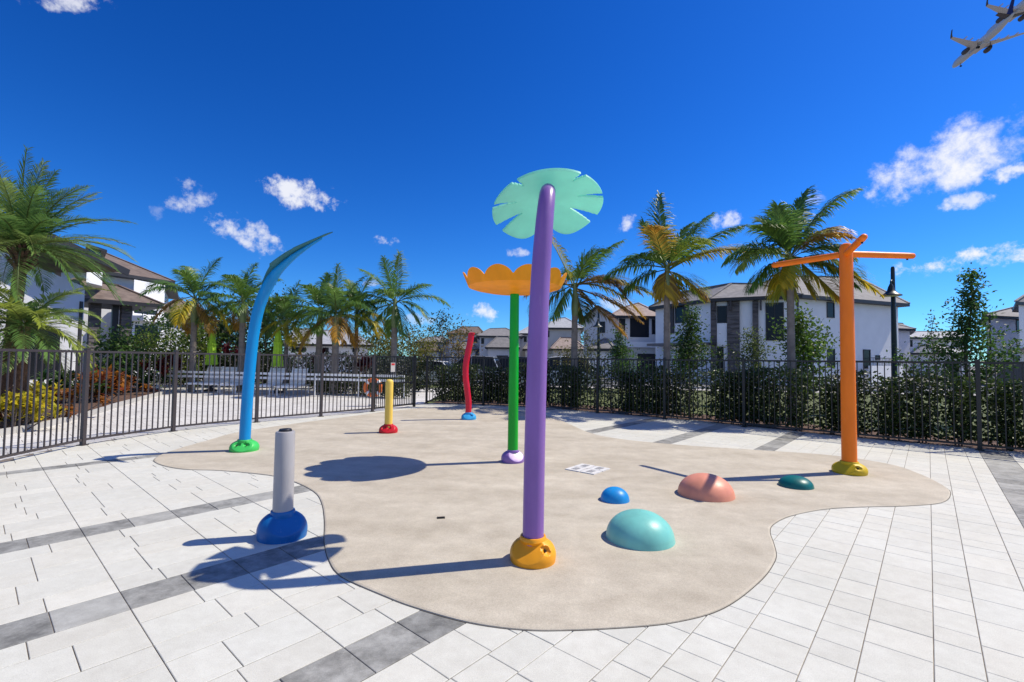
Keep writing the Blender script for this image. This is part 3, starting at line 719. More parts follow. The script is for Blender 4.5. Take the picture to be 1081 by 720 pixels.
# ------------------------------------------------------------------ foliage
def lerp3(a, b, f): return tuple(a[i] + (b[i] - a[i]) * f for i in range(3))
def leafquad(mb, p, L, W, col, rg, up=.25, d=None):
    d = d or Vector((rg.gauss(0, 1), rg.gauss(0, 1), rg.gauss(up, .8)))
    if d.length < 1e-3: d = V(0, 0, 1)
    d = d.normalized(); s = d.cross(Vector((rg.gauss(0, 1), rg.gauss(0, 1), rg.gauss(0, 1))))
    if s.length < 1e-3: return
    s = s.normalized(); nn = d.cross(s)
    mb.face([p, p + d * L * .45 + s * W * .5 - nn * W * .12, p + d * L, p + d * L * .45 - s * W * .5 - nn * W * .12], col)
def frond(parent, base, d0, L, droop, ll, cols, wind=V(0, 0, 0), nl=40, width=.032, fall=.55, rg=rnd, stalk=.14, name='frond', vee=.25, mat='frond'):
    """pinnate palm leaf: d0 first direction, droop total bend, ll longest leaflet; cols = (near, far) colours"""
    mb = MB(); n = 14; pts = [Vector(base)]; d = Vector(d0).normalized(); dirs = [d]
    for i in range(n):
        s = (i + 1) / n
        d = (d + V(0, 0, -1) * (droop / n) * (.5 + s) + wind * (1.0 / n) * (.3 + s)).normalized()
        pts.append(pts[-1] + d * (L / n)); dirs.append(d)
    rc = lerp3(cols[0], (.20, .17, .06), .4)
    mb.tube(pts, [.026 * (1 - .85 * i / n) * max(.6, L / 2.2) for i in range(n + 1)], 4, caps=False, col=rc)
    def at(s):
        f = s * n; i = min(int(f), n - 1); return pts[i].lerp(pts[i + 1], f - i), dirs[i].lerp(dirs[i + 1], f - i).normalized()
    ragged = rg.uniform(.0, .1)
    for j in range(nl):
        s = stalk + (1 - stalk) * (j + .5) / nl
        prof = math.sin(math.pi * min(1, .12 + .88 * ((s - stalk) / (1 - stalk)) ** .8)) ** .6 if s < .97 else .35
        p, tg = at(s); side = tg.cross(V(0, 0, 1))
        if side.length < .3: side = tg.cross(V(0, 1, .15))
        side.normalize(); up = side.cross(tg)
        for sg in (-1, 1):
            if rg.random() < ragged: continue
            fwd = .55 + .9 * s; dd = (side * sg + tg * fwd + up * (vee + rg.uniform(-.25, .25)) + wind * .9).normalized()
            l = ll * prof * rg.uniform(.82, 1.1); wv = width * rg.uniform(.8, 1.2)
            d2 = (dd + V(0, 0, -1) * fall * rg.uniform(.5, 1.4) + wind * .7).normalized(); d3 = (d2 + V(0, 0, -1) * fall * rg.uniform(.4, 1.3)).normalized()
            a = p; b_ = a + dd * l * .4; c_ = b_ + d2 * l * .35; e_ = c_ + d3 * l * .25
            wn = dd.cross(up + side * sg * .4).normalized() * wv * .5
            f = s + rg.uniform(-.45, .45); col = lerp3(cols[0], cols[1], min(1, max(0, f))); t_ = rg.uniform(.75, 1.25); col = tuple(c * t_ for c in col)
            mb.add([a - wn * .5, a + wn * .5, b_ + wn, b_ - wn, c_ + wn * .8, c_ - wn * .8, e_], [(0, 1, 2, 3), (3, 2, 4, 5), (5, 4, 6)], col)
    return mb.build(name, M[mat], parent)
GRN, DGR, YGR = (.16, .28, .045), (.075, .165, .040), (.32, .38, .05)
YEL, ORG, BRN = (.60, .44, .03), (.56, .31, .04), (.22, .135, .05)
def trunk(parent, base, top, r0, r1, mat, rings=True, n=18, bulge=.0):
    mb = MB(); base = Vector(base); top = Vector(top); pts, rr = [], []; k = 60
    for i in range(k + 1):
        f = i / k; p = base.lerp(top, f); pts.append(p)
        r = r0 + (r1 - r0) * f + bulge * math.sin(math.pi * f) + (.035 if f < .03 else 0) * r0 * 4 * (1 - f / .03)
        if rings: r *= 1 + (.035 if i % 2 else -.02) + rnd.uniform(-.01, .01)
        rr.append(r)
    mb.tube(pts, rr, n); return mb.build('trunk', mat, parent, smooth=50)
def royal_palm(px, y, base_v, crown_v, label, specs, group, r=.095, lean=0, wind=V(0, 0, 0), shaft_h=.75, L=1.0, nl=40, seed=1):
    """specs: (image angle in degrees, depth part, length, droop, colours)"""
    rg = random.Random(seed); c = D(px, crown_v, y); b = V(c.x - lean, y, -.05)
    t = thing('palm_tree', b, label, 'palm tree', group)
    s0 = c - V(0, 0, shaft_h)
    trunk(t, b, s0 + V(0, 0, .02), r * 1.12, r * .86, M['bark'])
    mb = MB(); k = 10; mb.tube([s0.lerp(c + V(0, 0, .1), i / k) for i in range(k + 1)], [r * (.90 + .22 * math.sin(math.pi * min(1, (i / k) * 1.5)) - .45 * (i / k) ** 2) for i in range(k + 1)], 18); mb.build('crown_shaft', M['shaft'], t, smooth=60)
    for (an, dp, ln_, dr, cols) in specs:
        a = R(an); d0 = V(math.cos(a), dp, math.sin(a)); base = c + V(math.cos(a) * r * .5, dp * r * .5, rg.uniform(-.12, .08))
        frond(t, base, d0, ln_ * L * rg.uniform(.95, 1.05), dr, .74 * min(1.0, L), cols, wind, nl + 20, .031, .7, rg)
    return t
def auto_specs(seed, n=15, lo=-25, yellow=1, orange=1, ln=1.9):
    rg = random.Random(seed); out = []
    for i in range(n):
        az = 2 * math.pi * (i * .381966 + rg.uniform(-.03, .03)); el = R(78 - (78 - lo) * (i / (n - 1)) ** .9 + rg.uniform(-6, 6))
        dx_, dy_, dz_ = math.cos(az) * math.cos(el), math.sin(az) * math.cos(el), math.sin(el)
        cols = (GRN, DGR) if rg.random() < .6 else (DGR, GRN)
        if i >= n - orange: cols = (BRN, ORG)
        elif i >= n - orange - yellow: cols = (YGR, YEL)
        k = math.hypot(dx_, dz_); out.append((math.degrees(math.atan2(dz_, dx_)), dy_ / max(.15, k), ln * rg.uniform(.85, 1.1), rg.uniform(1.0, 1.7), cols))
    return out
WIND = V(.55, -.05, .05)
GP = 'palms behind the right-hand hedge'
royal_palm(607, 14.9, 0, 302, 'windblown palm with browned fronds, just right of the purple pole', [
    (112, .1, 1.9, .9, (YGR, YEL)), (62, .2, 2.1, .6, (DGR, GRN)), (78, -.5, 1.5, 1.4, (GRN, DGR)), (30, .3, 2.1, 1.3, (DGR, BRN)), (12, -.2, 2.1, .9, (BRN, YGR)), (8, .4, 2.3, 1.2, (YGR, ORG)), (-18, -.3, 1.9, .6, (BRN, ORG)), (-38, .1, 1.7, .4, (BRN, ORG)),
    (150, -.2, 1.4, 1.6, (BRN, ORG)), (170, .3, 1.5, 1.7, (DGR, GRN)), (200, .2, 1.3, 1.0, (GRN, BRN)), (225, -.3, 1.2, .5, (DGR, GRN)), (285, .5, 1.1, .3, (BRN, DGR)), (95, .8, 1.6, 1.5, (DGR, GRN)), (35, -.9, 1.7, 1.7, (BRN, BRN))], GP, .105, .02, WIND * .55, .95, 1.2, 50, 3)
royal_palm(704, 13.4, 0, 283, 'windblown palm with a long yellow frond, in front of the tile-roofed houses', [
    (100, .1, 2.0, .25, (GRN, DGR)), (118, -.5, 1.3, 1.0, (DGR, ORG)), (62, .2, 2.0, .35, (DGR, GRN)), (48, -.3, 1.9, .55, (GRN, DGR)), (34, .15, 2.5, .8, (YGR, YEL)), (26, -.1, 3.0, .95, (YEL, DGR)), (70, .4, 1.7, .5, (DGR, GRN)), (108, .4, 1.5, .5, (GRN, DGR)), (165, .2, 1.5, .9, (DGR, GRN)), (150, -.4, 1.4, 1.2, (GRN, DGR)), (190, .3, 1.1, .7, (DGR, GRN)),
    (-40, -.3, 1.0, .4, (YGR, ORG)), (-75, .2, .7, .2, (YGR, ORG)), (-105, -.2, .65, .2, (BRN, YEL)), (88, .8, 1.4, 1.2, (DGR, GRN)), (75, -.8, 1.3, 1.2, (GRN, YGR)), (5, .8, 1.5, 1.1, (DGR, YGR))], GP, .095, 0, WIND * .65, .75, 1.2, 52, 4)
royal_palm(834, 11.6, 0, 272, 'tallest windblown palm, behind the left arm of the orange pole', [
    (84, .1, 1.7, .9, (GRN, DGR)), (70, -.2, 1.9, .95, (DGR, GRN)), (98, .3, 1.3, .6, (DGR, GRN)), (112, -.2, 1.2, .8, (GRN, DGR)), (55, .1, 1.5, 1.3, (YGR, YEL)), (60, -.4, 1.2, 1.5, (BRN, ORG)), (150, .2, 1.4, 1.3, (DGR, GRN)), (168, -.2, 1.5, 1.1, (GRN, YGR)), (25, .2, 1.9, 1.3, (DGR, GRN)), (5, .1, 1.8, 1.1, (GRN, DGR)),
    (-8, -.2, 1.9, .9, (DGR, YEL)), (-30, .2, 1.7, .5, (YGR, ORG)), (-70, -.2, .8, .3, (YGR, YEL)), (-110, .1, .8, .3, (YEL, YGR)), (-130, -.3, .8, .5, (YGR, YEL)), (105, .5, 1.3, .7, (DGR, GRN)), (75, .4, 1.6, .6, (GRN, DGR)), (130, -.2, 1.1, 1.0, (DGR, GRN)), (200, .1, 1.1, .8, (DGR, GRN)), (130, .8, 1.3, 1.2, (DGR, GRN)), (40, -.9, 1.2, 1.5, (DGR, GRN))], GP, .092, 0, WIND * .6, .8, 1.12, 52, 5)
GL = 'palms around the pool deck'
royal_palm(417, 19.5, 0, 318, 'upright palm with a tall feathery crown, rightmost of the pool palms, above the gate', [
    (88, .1, 2.1, .25, (GRN, YGR)), (100, -.3, 1.9, .3, (GRN, DGR)), (125, .2, 2.3, .7, (DGR, GRN)), (150, -.3, 1.9, 1.1, (DGR, GRN)), (172, .2, 2.0, 1.2, (DGR, GRN)), (48, -.2, 1.9, .9, (DGR, GRN)), (28, .2, 2.3, 1.1, (DGR, GRN)), (5, -.2, 1.7, 1.3, (GRN, DGR)), (-30, .2, 1.5, .8, (DGR, GRN)),
    (195, -.2, 1.9, .9, (DGR, YGR)), (215, .2, 1.6, .6, (DGR, GRN)), (-70, -.2, 1.7, .3, (DGR, GRN)), (-100, .2, 1.6, .2, (DGR, GRN)), (75, .8, 1.4, 1.2, (DGR, GRN)), (110, -.8, 1.3, 1.5, (GRN, DGR))], GL, .13, 0, V(0, 0, 0), 1.1, .95, 40, 6)
royal_palm(377, 20.5, 0, 327, 'slim pool palm with one long drooping golden frond', auto_specs(21, 12, -10, 1, 0, 1.9) + [(-5, -.2, 2.3, 1.5, (YGR, ORG)), (200, .1, 1.6, .8, (YEL, ORG))], GL, .09, 0, V(.1, 0, 0), .8, .9, 38, 7)
royal_palm(355, 19.0, 0, 335, 'pool palm with a thick pale trunk and orange hanging fronds', [(92, .1, 2.3, .3, (YGR, GRN))] + auto_specs(22, 13, -20, 2, 3, 2.0), GL, .15, 0, V(0, 0, 0), 1.1, .95, 40, 8)
royal_palm(338, 20.0, 0, 328, 'pool palm with a plain green crown left of the orange-fronded one', auto_specs(23, 14, -20, 1, 1, 2.1), GL, .14, 0, V(-.1, 0, 0), 1.1, .95, 40, 9)
royal_palm(303, 20.5, 0, 338, 'low pool palm with a yellowing frond, right of the blue blade pole', auto_specs(24, 13, -15, 3, 0, 1.8), GL, .09, 0, V(0, 0, 0), .8, .9, 38, 10)
royal_palm(257, 20.0, 0, 316, 'pool palm with a dense dark crown, directly behind the blue blade pole', auto_specs(25, 15, -20, 0, 1, 1.9), GL, .13, 0, V(0, 0, 0), 1.0, .95, 40, 11)
royal_palm(206, 19.5, 0, 315, 'pool palm with orange fruit-like dead fronds, left of the blue blade pole', auto_specs(26, 15, -30, 2, 3, 2.0), GL, .12, 0, V(0, 0, 0), 1.0, .95, 40, 12)
# bushy date palm on the left
rg = random.Random(31); c = D(24, 262, 10.6); t = thing('date_palm', (c.x - .18, 10.6, 0), 'large bushy palm with arching fine fronds at the left edge, over the fence', 'palm tree')
trunk(t, (c.x - .28, 10.6, 0), c - V(0, 0, .1), .125, .11, M['bark_brown'], True)
mb = MB()
for i in range(46):
    a = i * 2.4; z = -.55 + i * .013; mb.bar(c + V(math.cos(a) * .10, math.sin(a) * .10, z), c + V(math.cos(a) * .27, math.sin(a) * .27, z + .22), .05, .025, )
mb.build('leaf_bases', M['bark_brown'], t)
GF, GF2, GF3 = (.14, .25, .06), (.27, .35, .10), (.085, .18, .05)
for i in range(54):
    az = 2 * math.pi * (i * .381966) + rg.uniform(-.1, .1); f = i / 53; el = R(82 - 88 * f ** .95 + rg.uniform(-7, 7))
    d0 = V(math.cos(az) * math.cos(el), math.sin(az) * math.cos(el), math.sin(el))
    frond(t, c + d0 * .08, d0, rg.uniform(1.6, 2.15), (.45 + 1.1 * f) * rg.uniform(.8, 1.25), .44, rg.choice(((GF, GF2), (GF3, GF), (GF, GF3), (GF2, GF))), V(.22, 0, 0), 62, .017, .30, rg, .08, vee=.35)
# a second, lower date palm sprouting beside it
c = D(26, 344, 10.2); t = thing('date_palm', (c.x, 10.2, 0), 'lower palm with paler hanging fronds, its crown below the large bushy palm', 'palm tree')
trunk(t, (c.x, 10.2, 0), c, .12, .10, M['bark_brown'], True)
for i in range(34):
    az = 2 * math.pi * (i * .381966); f = i / 33; el = R(62 - 82 * f + rg.uniform(-7, 7)); d0 = V(math.cos(az) * math.cos(el), math.sin(az) * math.cos(el), math.sin(el))
    frond(t, c + d0 * .06, d0, rg.uniform(1.2, 1.75), rg.uniform(1.1, 2.0), .36, rg.choice(((GF, GF2), (GF2, YGR), (GF3, GF))), V(.05, 0, 0), 50, .024, .32, rg, .08, vee=.35)

def leaf_tree(name, label, cat, x, y, h, prof, nlimb, per, leaf, cols, seed, z0=.5, r=.04, group=None, spread=.16, el=35, base=0.0, mat='leaf', trunk_mat='twig'):
    """tree with a tapered trunk, limbs and leaves set along the limbs; prof(f) = limb length at height fraction f"""
    rg = random.Random(seed); t = thing(name, (x, y, base), label, cat, group)
    tr = MB(); sway = [V(rg.gauss(0, .03) * h * i / 6, rg.gauss(0, .03) * h * i / 6, 0) for i in range(7)]
    axis = catmull([V(x, y, base) + V(0, 0, (h - base) * i / 6) + sway[i] for i in range(7)], 5)
    tr.tube(axis, [max(.006, r * (1 - .88 * i / (len(axis) - 1))) for i in range(len(axis))], 8)
    cr = MB(); lmax = max(prof(z0 + (1 - z0) * i / 20) for i in range(20))
    for i in range(nlimb):
        f = z0 + (1 - z0) * (i + rg.random()) / nlimb; p = axis[min(len(axis) - 1, int(f * (len(axis) - 1)))]
        az = i * 2.399 + rg.uniform(-.4, .4); L = max(.08, prof(f) * rg.uniform(.45, 1.4)); e = R(el + rg.uniform(-18, 18)) + (R(35) if f > .9 else 0)
        d = V(math.cos(az) * math.cos(e), math.sin(az) * math.cos(e), math.sin(e)); q = p + d * L; mid = p.lerp(q, .5) + V(0, 0, -.05 * L)
        lim = catmull([p, mid, q], 4); tr.tube(lim, [max(.004, r * .38 * (1 - f * .6) * (1 - .8 * k / (len(lim) - 1))) for k in range(len(lim))], 5, caps=False)
        bright = rg.uniform(.7, 1.3)
        for k in range(int(per * (.22 + .78 * min(1, L / lmax)))):
            s = rg.uniform(.25, 1.08); pt = p.lerp(q, min(s, 1)) + V(rg.gauss(0, 1), rg.gauss(0, 1), rg.gauss(0, 1)) * spread * (.5 + .6 * s)
            col = lerp3(cols[0], cols[1], rg.random()); b_ = bright * rg.uniform(.75, 1.25)
            leafquad(cr, pt, leaf * rg.uniform(.7, 1.25), leaf * .5, tuple(c_ * b_ for c_ in col), rg)
    tr.build('trunk', M[trunk_mat], t, smooth=60); cr.build('crown', M[mat], t)
    return t
def at_px(u, y): q = D(u, 380, y); return q.x
def hgt(u, v, y): return D(u, v, y).z
LG, LD, LY = (.085, .17, .030), (.045, .095, .025), (.20, .24, .035)
cone = lambda w_, lo=.0: (lambda f: w_ * 1.4 * (1.02 - f) ** 1.4 * (1 if f > .15 else .7))
oval = lambda w_: (lambda f: w_ * max(.15, math.sin(math.pi * min(.98, max(.02, f)) ** 1.1)) ** .7)
leaf_tree('sapling', 'tall leafy young tree with a ragged spire top, right of the lamp post', 'tree', at_px(1021, 12.2), 12.2, hgt(1022, 291, 12.2), cone(1.35), 60, 150, .10, (LD, LG), 41, .14, .05, spread=.12, el=36)
leaf_tree('sapling', 'thin sparse young tree between the lamp post and the tall leafy one', 'tree', at_px(986, 13.5), 13.5, hgt(987, 333, 13.5), cone(.9), 34, 24, .085, ((.06, .085, .03), (.10, .12, .05)), 42, .3, .03, spread=.10, el=50)
leaf_tree('young_tree', 'bright green young tree right of the tallest windblown palm', 'tree', at_px(849, 13.5), 13.5, hgt(845, 337, 13.5), oval(.8), 50, 80, .12, (LG, (.10, .16, .02)), 43, .22, .04, spread=.15)
leaf_tree('young_tree', 'pale green young tree in front of the stone-clad house corner', 'tree', at_px(793, 17), 17, hgt(793, 355, 17), oval(.65), 40, 60, .10, ((.07, .11, .03), (.12, .15, .04)), 44, .2, .04, spread=.15)
leaf_tree('young_tree', 'dense conical tree right of the long-yellow-frond palm', 'tree', at_px(728, 17), 17, hgt(728, 327, 17), cone(1.25), 66, 100, .115, (LD, (.07, .12, .02)), 45, .16, .05, spread=.17, el=38)
leaf_tree('young_tree', 'small dark conical tree in front of the gabled house', 'tree', at_px(655, 24), 24, hgt(655, 349, 24), cone(1.1), 50, 70, .14, (LD, LG), 46, .15, .05, spread=.17)
leaf_tree('young_tree', 'loose pale shrubby tree beside the far lamp post', 'tree', at_px(620, 23), 23, hgt(620, 352, 23), oval(1.0), 36, 30, .12, ((.08, .10, .04), (.15, .16, .07)), 47, .2, .04, spread=.22)
leaf_tree('young_tree', 'yellowish bushy tree right beside the purple pole', 'tree', at_px(598, 24), 24, hgt(598, 368, 24), oval(.8), 26, 34, .12, ((.10, .11, .03), (.18, .15, .04)), 48, .1, .04, spread=.22)
leaf_tree('broadleaf_tree', 'open airy tree rising above the far roofs, left of the red wavy pole', 'tree', at_px(466, 33), 33, hgt(466, 334, 33), oval(1.6), 30, 26, .20, ((.03, .06, .03), (.06, .09, .04)), 49, .45, .07, spread=.30, el=40)
leaf_tree('broadleaf_tree', 'orange-tinged tree just left of the red wavy pole', 'tree', at_px(484, 31), 31, hgt(484, 352, 31), oval(1.4), 30, 34, .18, ((.13, .12, .03), (.22, .13, .04)), 50, .2, .06, spread=.3)
for i, (u, y, v, w_, lab) in enumerate(((398, 26, 356, 1.6, 'leftmost yellow-green shrub mound behind the gate'), (412, 27.5, 354, 1.4, 'shrub mound directly behind the trunk of the gate palm'), (432, 27, 357, 1.5, 'yellow-green shrub mound right of the gate palm'), (447, 29, 362, 1.4, 'small shrub mound at the right end of the gate'))):
    leaf_tree('shrub', lab, 'shrub', at_px(u, y), y, hgt(u, v, y), oval(w_), 40, 42, .16, ((.10, .12, .02), (.20, .18, .03)), 60 + i, .08, .05, 'shrub mounds behind the gate', .28)
leaf_tree('broadleaf_tree', 'airy bare-topped tree showing above the shrubs left of the gate palm', 'tree', at_px(392, 34), 34, hgt(394, 344, 34), oval(1.2), 22, 14, .16, ((.08, .08, .05), (.15, .10, .06)), 65, .4, .05, spread=.3)
leaf_tree('broadleaf_tree', 'thin airy tree showing right of the gate palm', 'tree', at_px(437, 35), 35, hgt(436, 346, 35), oval(1.3), 20, 14, .16, ((.06, .08, .05), (.12, .11, .06)), 66, .4, .05, spread=.3)
# dark trees and shrubs beyond the pool deck
for i, (u, y, v, w_, lab) in enumerate(((281, 24.5, 325, 2.1, 'dense dark green tree between the blue blade pole and the right-hand closed parasol'), (232, 25, 338, 1.7, 'dense dark tree behind the left-hand closed parasol'))):
    leaf_tree('broadleaf_tree', lab, 'tree', at_px(u, y), y, hgt(u, v, y), oval(w_), 60, 80, .20, ((.022, .05, .015), (.05, .095, .022)), 70 + i, .06, .09, None, .38)
for i, (u, y, v, w_, c_, lab) in enumerate(((180, 23, 338, 1.7, (LD, LG), 'green shrub tree against the white clubhouse wing'), (208, 22.5, 350, 1.3, (LG, LY), 'yellow-green shrub left of the left-hand closed parasol'), (150, 20, 362, 1.2, (LG, LY), 'bright shrub in front of the clubhouse columns'), (125, 18, 360, 1.0, (LD, LG), 'green shrub behind the orange croton'))):
    leaf_tree('shrub', lab, 'shrub', at_px(u, y), y, hgt(u, v, y), oval(w_), 44, 52, .17, c_, 74 + i, .08, .05, None, .30)

def hedge(label, line, h, wd, n, leaf, cols, seed, gaps, y0=0.02, group=None, name='hedge'):
    rg = random.Random(seed); mb = MB(); st = MB(); L = sum((b - a).length for a, b in zip(line[:-1], line[1:])); pl = along(line, .05)
    t = thing(name, pl[len(pl) // 2], label, 'hedge', group); cl = []; s = 0
    while s < L:
        cl.append((s, rg.uniform(.75, 1.12) * (.35 if any(a < s < b for a, b in gaps) else 1), rg.uniform(.9, 1.08))); s += rg.uniform(.38, .66)
    tot = sum(c_[1] for c_ in cl)
    for (s, dens, hh) in cl:
        p0 = pl[min(len(pl) - 1, int(s / .05))]; q = pl[min(len(pl) - 1, int(s / .05) + 1)] - pl[max(0, int(s / .05) - 1)]; nn = V(-q.y, q.x, 0).normalized(); e = q.normalized()
        for k in range(3):
            b_ = p0 + e * rg.gauss(0, .06) + nn * rg.gauss(0, .05); tp = p0 + e * rg.gauss(0, .16) + nn * rg.gauss(0, .14) + V(0, 0, h * hh * .85); st.tube([V(b_.x, b_.y, -.03), (b_ + tp) / 2 + V(0, 0, .05), tp], [.014, .011, .006], 5, caps=False)
        br = rg.uniform(.75, 1.25)
        for k in range(int(n * dens / tot)):
            z = h * hh * (1 - rg.random() ** .95 * .95); wz = wd * (.75 + .3 * (z / h))
            p = p0 + e * rg.gauss(0, .165) + nn * rg.uniform(-wz, wz) + V(0, 0, z)
            col = lerp3(cols[0], cols[1], rg.random()); u_ = br * rg.uniform(.7, 1.35); leafquad(mb, p, leaf * rg.uniform(.75, 1.25), leaf * .55, tuple(x * u_ for x in col), rg)
    st.build('stems', M['twig'], t); mb.build('leaves', M['hedge'], t)
    return t
hl = [p + V(.0, 0, 0) for p in lineR[::10]]
hoff = []
for i, p in enumerate(hl):
    q = hl[min(i + 1, len(hl) - 1)] - hl[max(0, i - 1)]; nn = V(-q.y, q.x, 0).normalized(); nn = nn if nn.y > 0 else -nn; hoff.append(p + nn * .55)
hedge('dark clipped hedge behind the black fence on the right', hoff[2:], 1.25, .34, 47000, .086, ((.016, .030, .008), (.062, .10, .020)), 81, ((5.2, 6.0), (7.6, 8.3)))
hedge('dark hedge along the far side of the pool deck', [V(-17, 23.2, 0), V(-11, 22.9, 0), V(-7.2, 22.2, 0), V(-3.6, 21.2, 0)], 1.62, .45, 15000, .12, ((.014, .028, .010), (.034, .05, .016)), 82, ())
hedge('low patchy green hedge edging the pool deck near the life ring', [V(-7.6, 19.3, 0), V(-5.6, 18.4, 0), V(-3.6, 17.4, 0)], .78, .32, 5200, .085, ((.03, .05, .012), (.11, .12, .03)), 83, ((1.2, 1.6),))

def rosette(name, label, x, y, z, n, L, W, cols, seed, group=None, el=(20, 80), heads=1, spread=.25, cat='plant'):
    rg = random.Random(seed); t = thing(name, (x, y, z), label, cat, group); mb = MB(); st = MB()
    for hd in range(heads):
        c = V(x + rg.gauss(0, spread), y + rg.gauss(0, spread), z + rg.uniform(.15, 1) * spread * 1.6)
        st.tube([V(x + (c.x - x) * .3, y + (c.y - y) * .3, z - .05), c], [.016, .010], 5)
        for i in range(n):
            az = i * 2.399 + rg.uniform(-.3, .3); e = R(rg.uniform(*el)); d = V(math.cos(az) * math.cos(e), math.sin(az) * math.cos(e), math.sin(e)); l = L * rg.uniform(.7, 1.2); s = V(-math.sin(az), math.cos(az), 0) * W * .5
            p = c + V(0, 0, rg.uniform(-.12, .05)); m1 = p + d * l * .5; d2 = (d + V(0, 0, -.8)).normalized(); tp = m1 + d2 * l * .5
            col = lerp3(cols[0], cols[1], rg.random()); k = rg.uniform(.75, 1.25); col = tuple(q * k for q in col)
            mb.add([p - s * .4, p + s * .4, m1 + s, m1 - s, tp], [(0, 1, 2, 3), (3, 2, 4)], col)
    st.build('stems', M['twig'], t); mb.build('leaves', M['leaf'], t); return t
YC, YC2, OC, RC, RD = (.62, .48, .02), (.40, .38, .03), (.42, .17, .02), (.20, .04, .02), (.085, .008, .018)
def bedpt(u, v): q = G(u, v, .05); return q
for i, (u, v, L_, hd, sp_, lab) in enumerate(((14, 452, .30, 16, .34, 'yellow croton at the very left edge behind the fence'), (38, 446, .30, 16, .33, 'yellow croton beside the first bronze fence post'), (22, 432, .32, 14, .36, 'taller yellow croton behind the two front ones'))):
    q = bedpt(u, v); rosette('croton', lab, q.x, q.y, .05, 15, L_, .075, (YC, YC2), 90 + i, 'yellow crotons in the bed', heads=hd, spread=sp_)
for i, (u, v, c_, lab) in enumerate(((103, 424, (OC, RC), 'orange-red croton just right of the first fence post'), (128, 417, (OC, RD), 'dark orange croton in the middle of the bed'), (114, 408, (RC, RD), 'red croton behind the orange ones'))):
    q = bedpt(u, v); rosette('croton', lab, q.x, q.y, .05, 16, .42, .10, c_, 95 + i, 'orange and red crotons in the bed', heads=14, spread=.42)
for i, (u, v, c_, lab, L_) in enumerate(((146, 412, (LG, (.06, .15, .03)), 'low green plant at the end of the bed', .3), (66, 440, ((.20, .07, .03), OC), 'small reddish ground plant near the first fence post', .22), (80, 424, (LD, LG), 'dark green leafy plant left of the first fence post', .5), (50, 415, (LD, LG), 'dark green plant behind the yellow crotons', .55))):
    q = bedpt(u, v); rosette('leafy_plant', lab, q.x, q.y, .05, 18, L_, .10, c_, 100 + i, heads=12, spread=.38)
for i, (u, y, v, lab) in enumerate(((167, 18.6, 382, 'red cordyline at the left end of the white rails'), (181, 19.4, 378, 'taller red cordyline right of its neighbour'), (246, 22.2, 368, 'dark red cordyline behind the blue blade pole'), (341, 21.0, 375, 'dark red cordyline below the orange-fronded palm'), (383, 20.4, 379, 'dark red cordyline left of the gate'))):
    rosette('cordyline', lab, at_px(u, y), y, hgt(u, v, y) - .55, 22, .60, .09, (RC, RD) if i < 2 else (RD, (.05, .006, .012)), 110 + i, 'red cordylines around the pool deck', (35, 85), 5, .25)
# ------------------------------------------------------------------ houses
def on_wall(A, B, u, v):
    d = ray(u, v); e = Vector((B[0] - A[0], B[1] - A[1], 0)); nn = Vector((-e.y, e.x, 0))
    t_ = nn.dot(Vector((A[0], A[1], 0))) / nn.dot(Vector((d.x, d.y, 0))); p = Vector((d.x * t_, d.y * t_, EYE + d.z * t_))
    return (p - Vector((A[0], A[1], 0))).dot(e.normalized()), p.z
def frame_of(A, B):
    e = Vector((B[0] - A[0], B[1] - A[1], 0)).normalized(); n_ = Vector((e.y, -e.x, 0))
    if n_.dot(Vector((A[0], A[1], 0))) > 0: n_ = -n_
    return Vector((A[0], A[1], 0)), e, n_
def wbox(mb, A, B, s0, s1, z0, z1, d0, d1, col=None):
    O, e, n_ = frame_of(A, B)
    ps = [O + e * s + n_ * d + V(0, 0, z) for s in (s0, s1) for d in (d0, d1) for z in (z0, z1)]
    mb.add(ps, [(0, 1, 3, 2), (4, 6, 7, 5), (0, 4, 5, 1), (2, 3, 7, 6), (0, 2, 6, 4), (1, 5, 7, 3)], col)
def spans(A, B, u0, v0, u1, v1):
    a, _ = on_wall(A, B, u0, (v0 + v1) / 2); b_, _ = on_wall(A, B, u1, (v0 + v1) / 2); _, zt = on_wall(A, B, (u0 + u1) / 2, v0); _, zb = on_wall(A, B, (u0 + u1) / 2, v1)
    return min(a, b_), max(a, b_), zb, zt
def window(parent, A, B, u0, v0, u1, v1, mull=0, fr=.07, name='window', glass='glass', trim='trim'):
    s0, s1, z0, z1 = spans(A, B, u0, v0, u1, v1); mb = MB()
    wbox(mb, A, B, s0, s0 + fr, z0, z1, .002, .055); wbox(mb, A, B, s1 - fr, s1, z0, z1, .002, .055)
    wbox(mb, A, B, s0 + fr, s1 - fr, z1 - fr, z1, .002, .052); wbox(mb, A, B, s0 + fr, s1 - fr, z0, z0 + fr, .002, .07)
    for k in range(mull):
        s = s0 + (s1 - s0) * (k + 1) / (mull + 1); wbox(mb, A, B, s - fr / 2, s + fr / 2, z0 + fr, z1 - fr, .004, .05)
    f = mb.build(name, M[trim], parent); mb = MB(); wbox(mb, A, B, s0 + fr * .5, s1 - fr * .5, z0 + fr * .5, z1 - fr * .5, .003, .02); mb.build('pane', M[glass], f); return f
def panel(parent, name, mat, A, B, u0, v0, u1, v1, d0=.002, d1=.08):
    s0, s1, z0, z1 = spans(A, B, u0, v0, u1, v1); mb = MB(); wbox(mb, A, B, s0, s1, max(-.1, z0), z1, d0, d1); return mb.build(name, M[mat], parent)
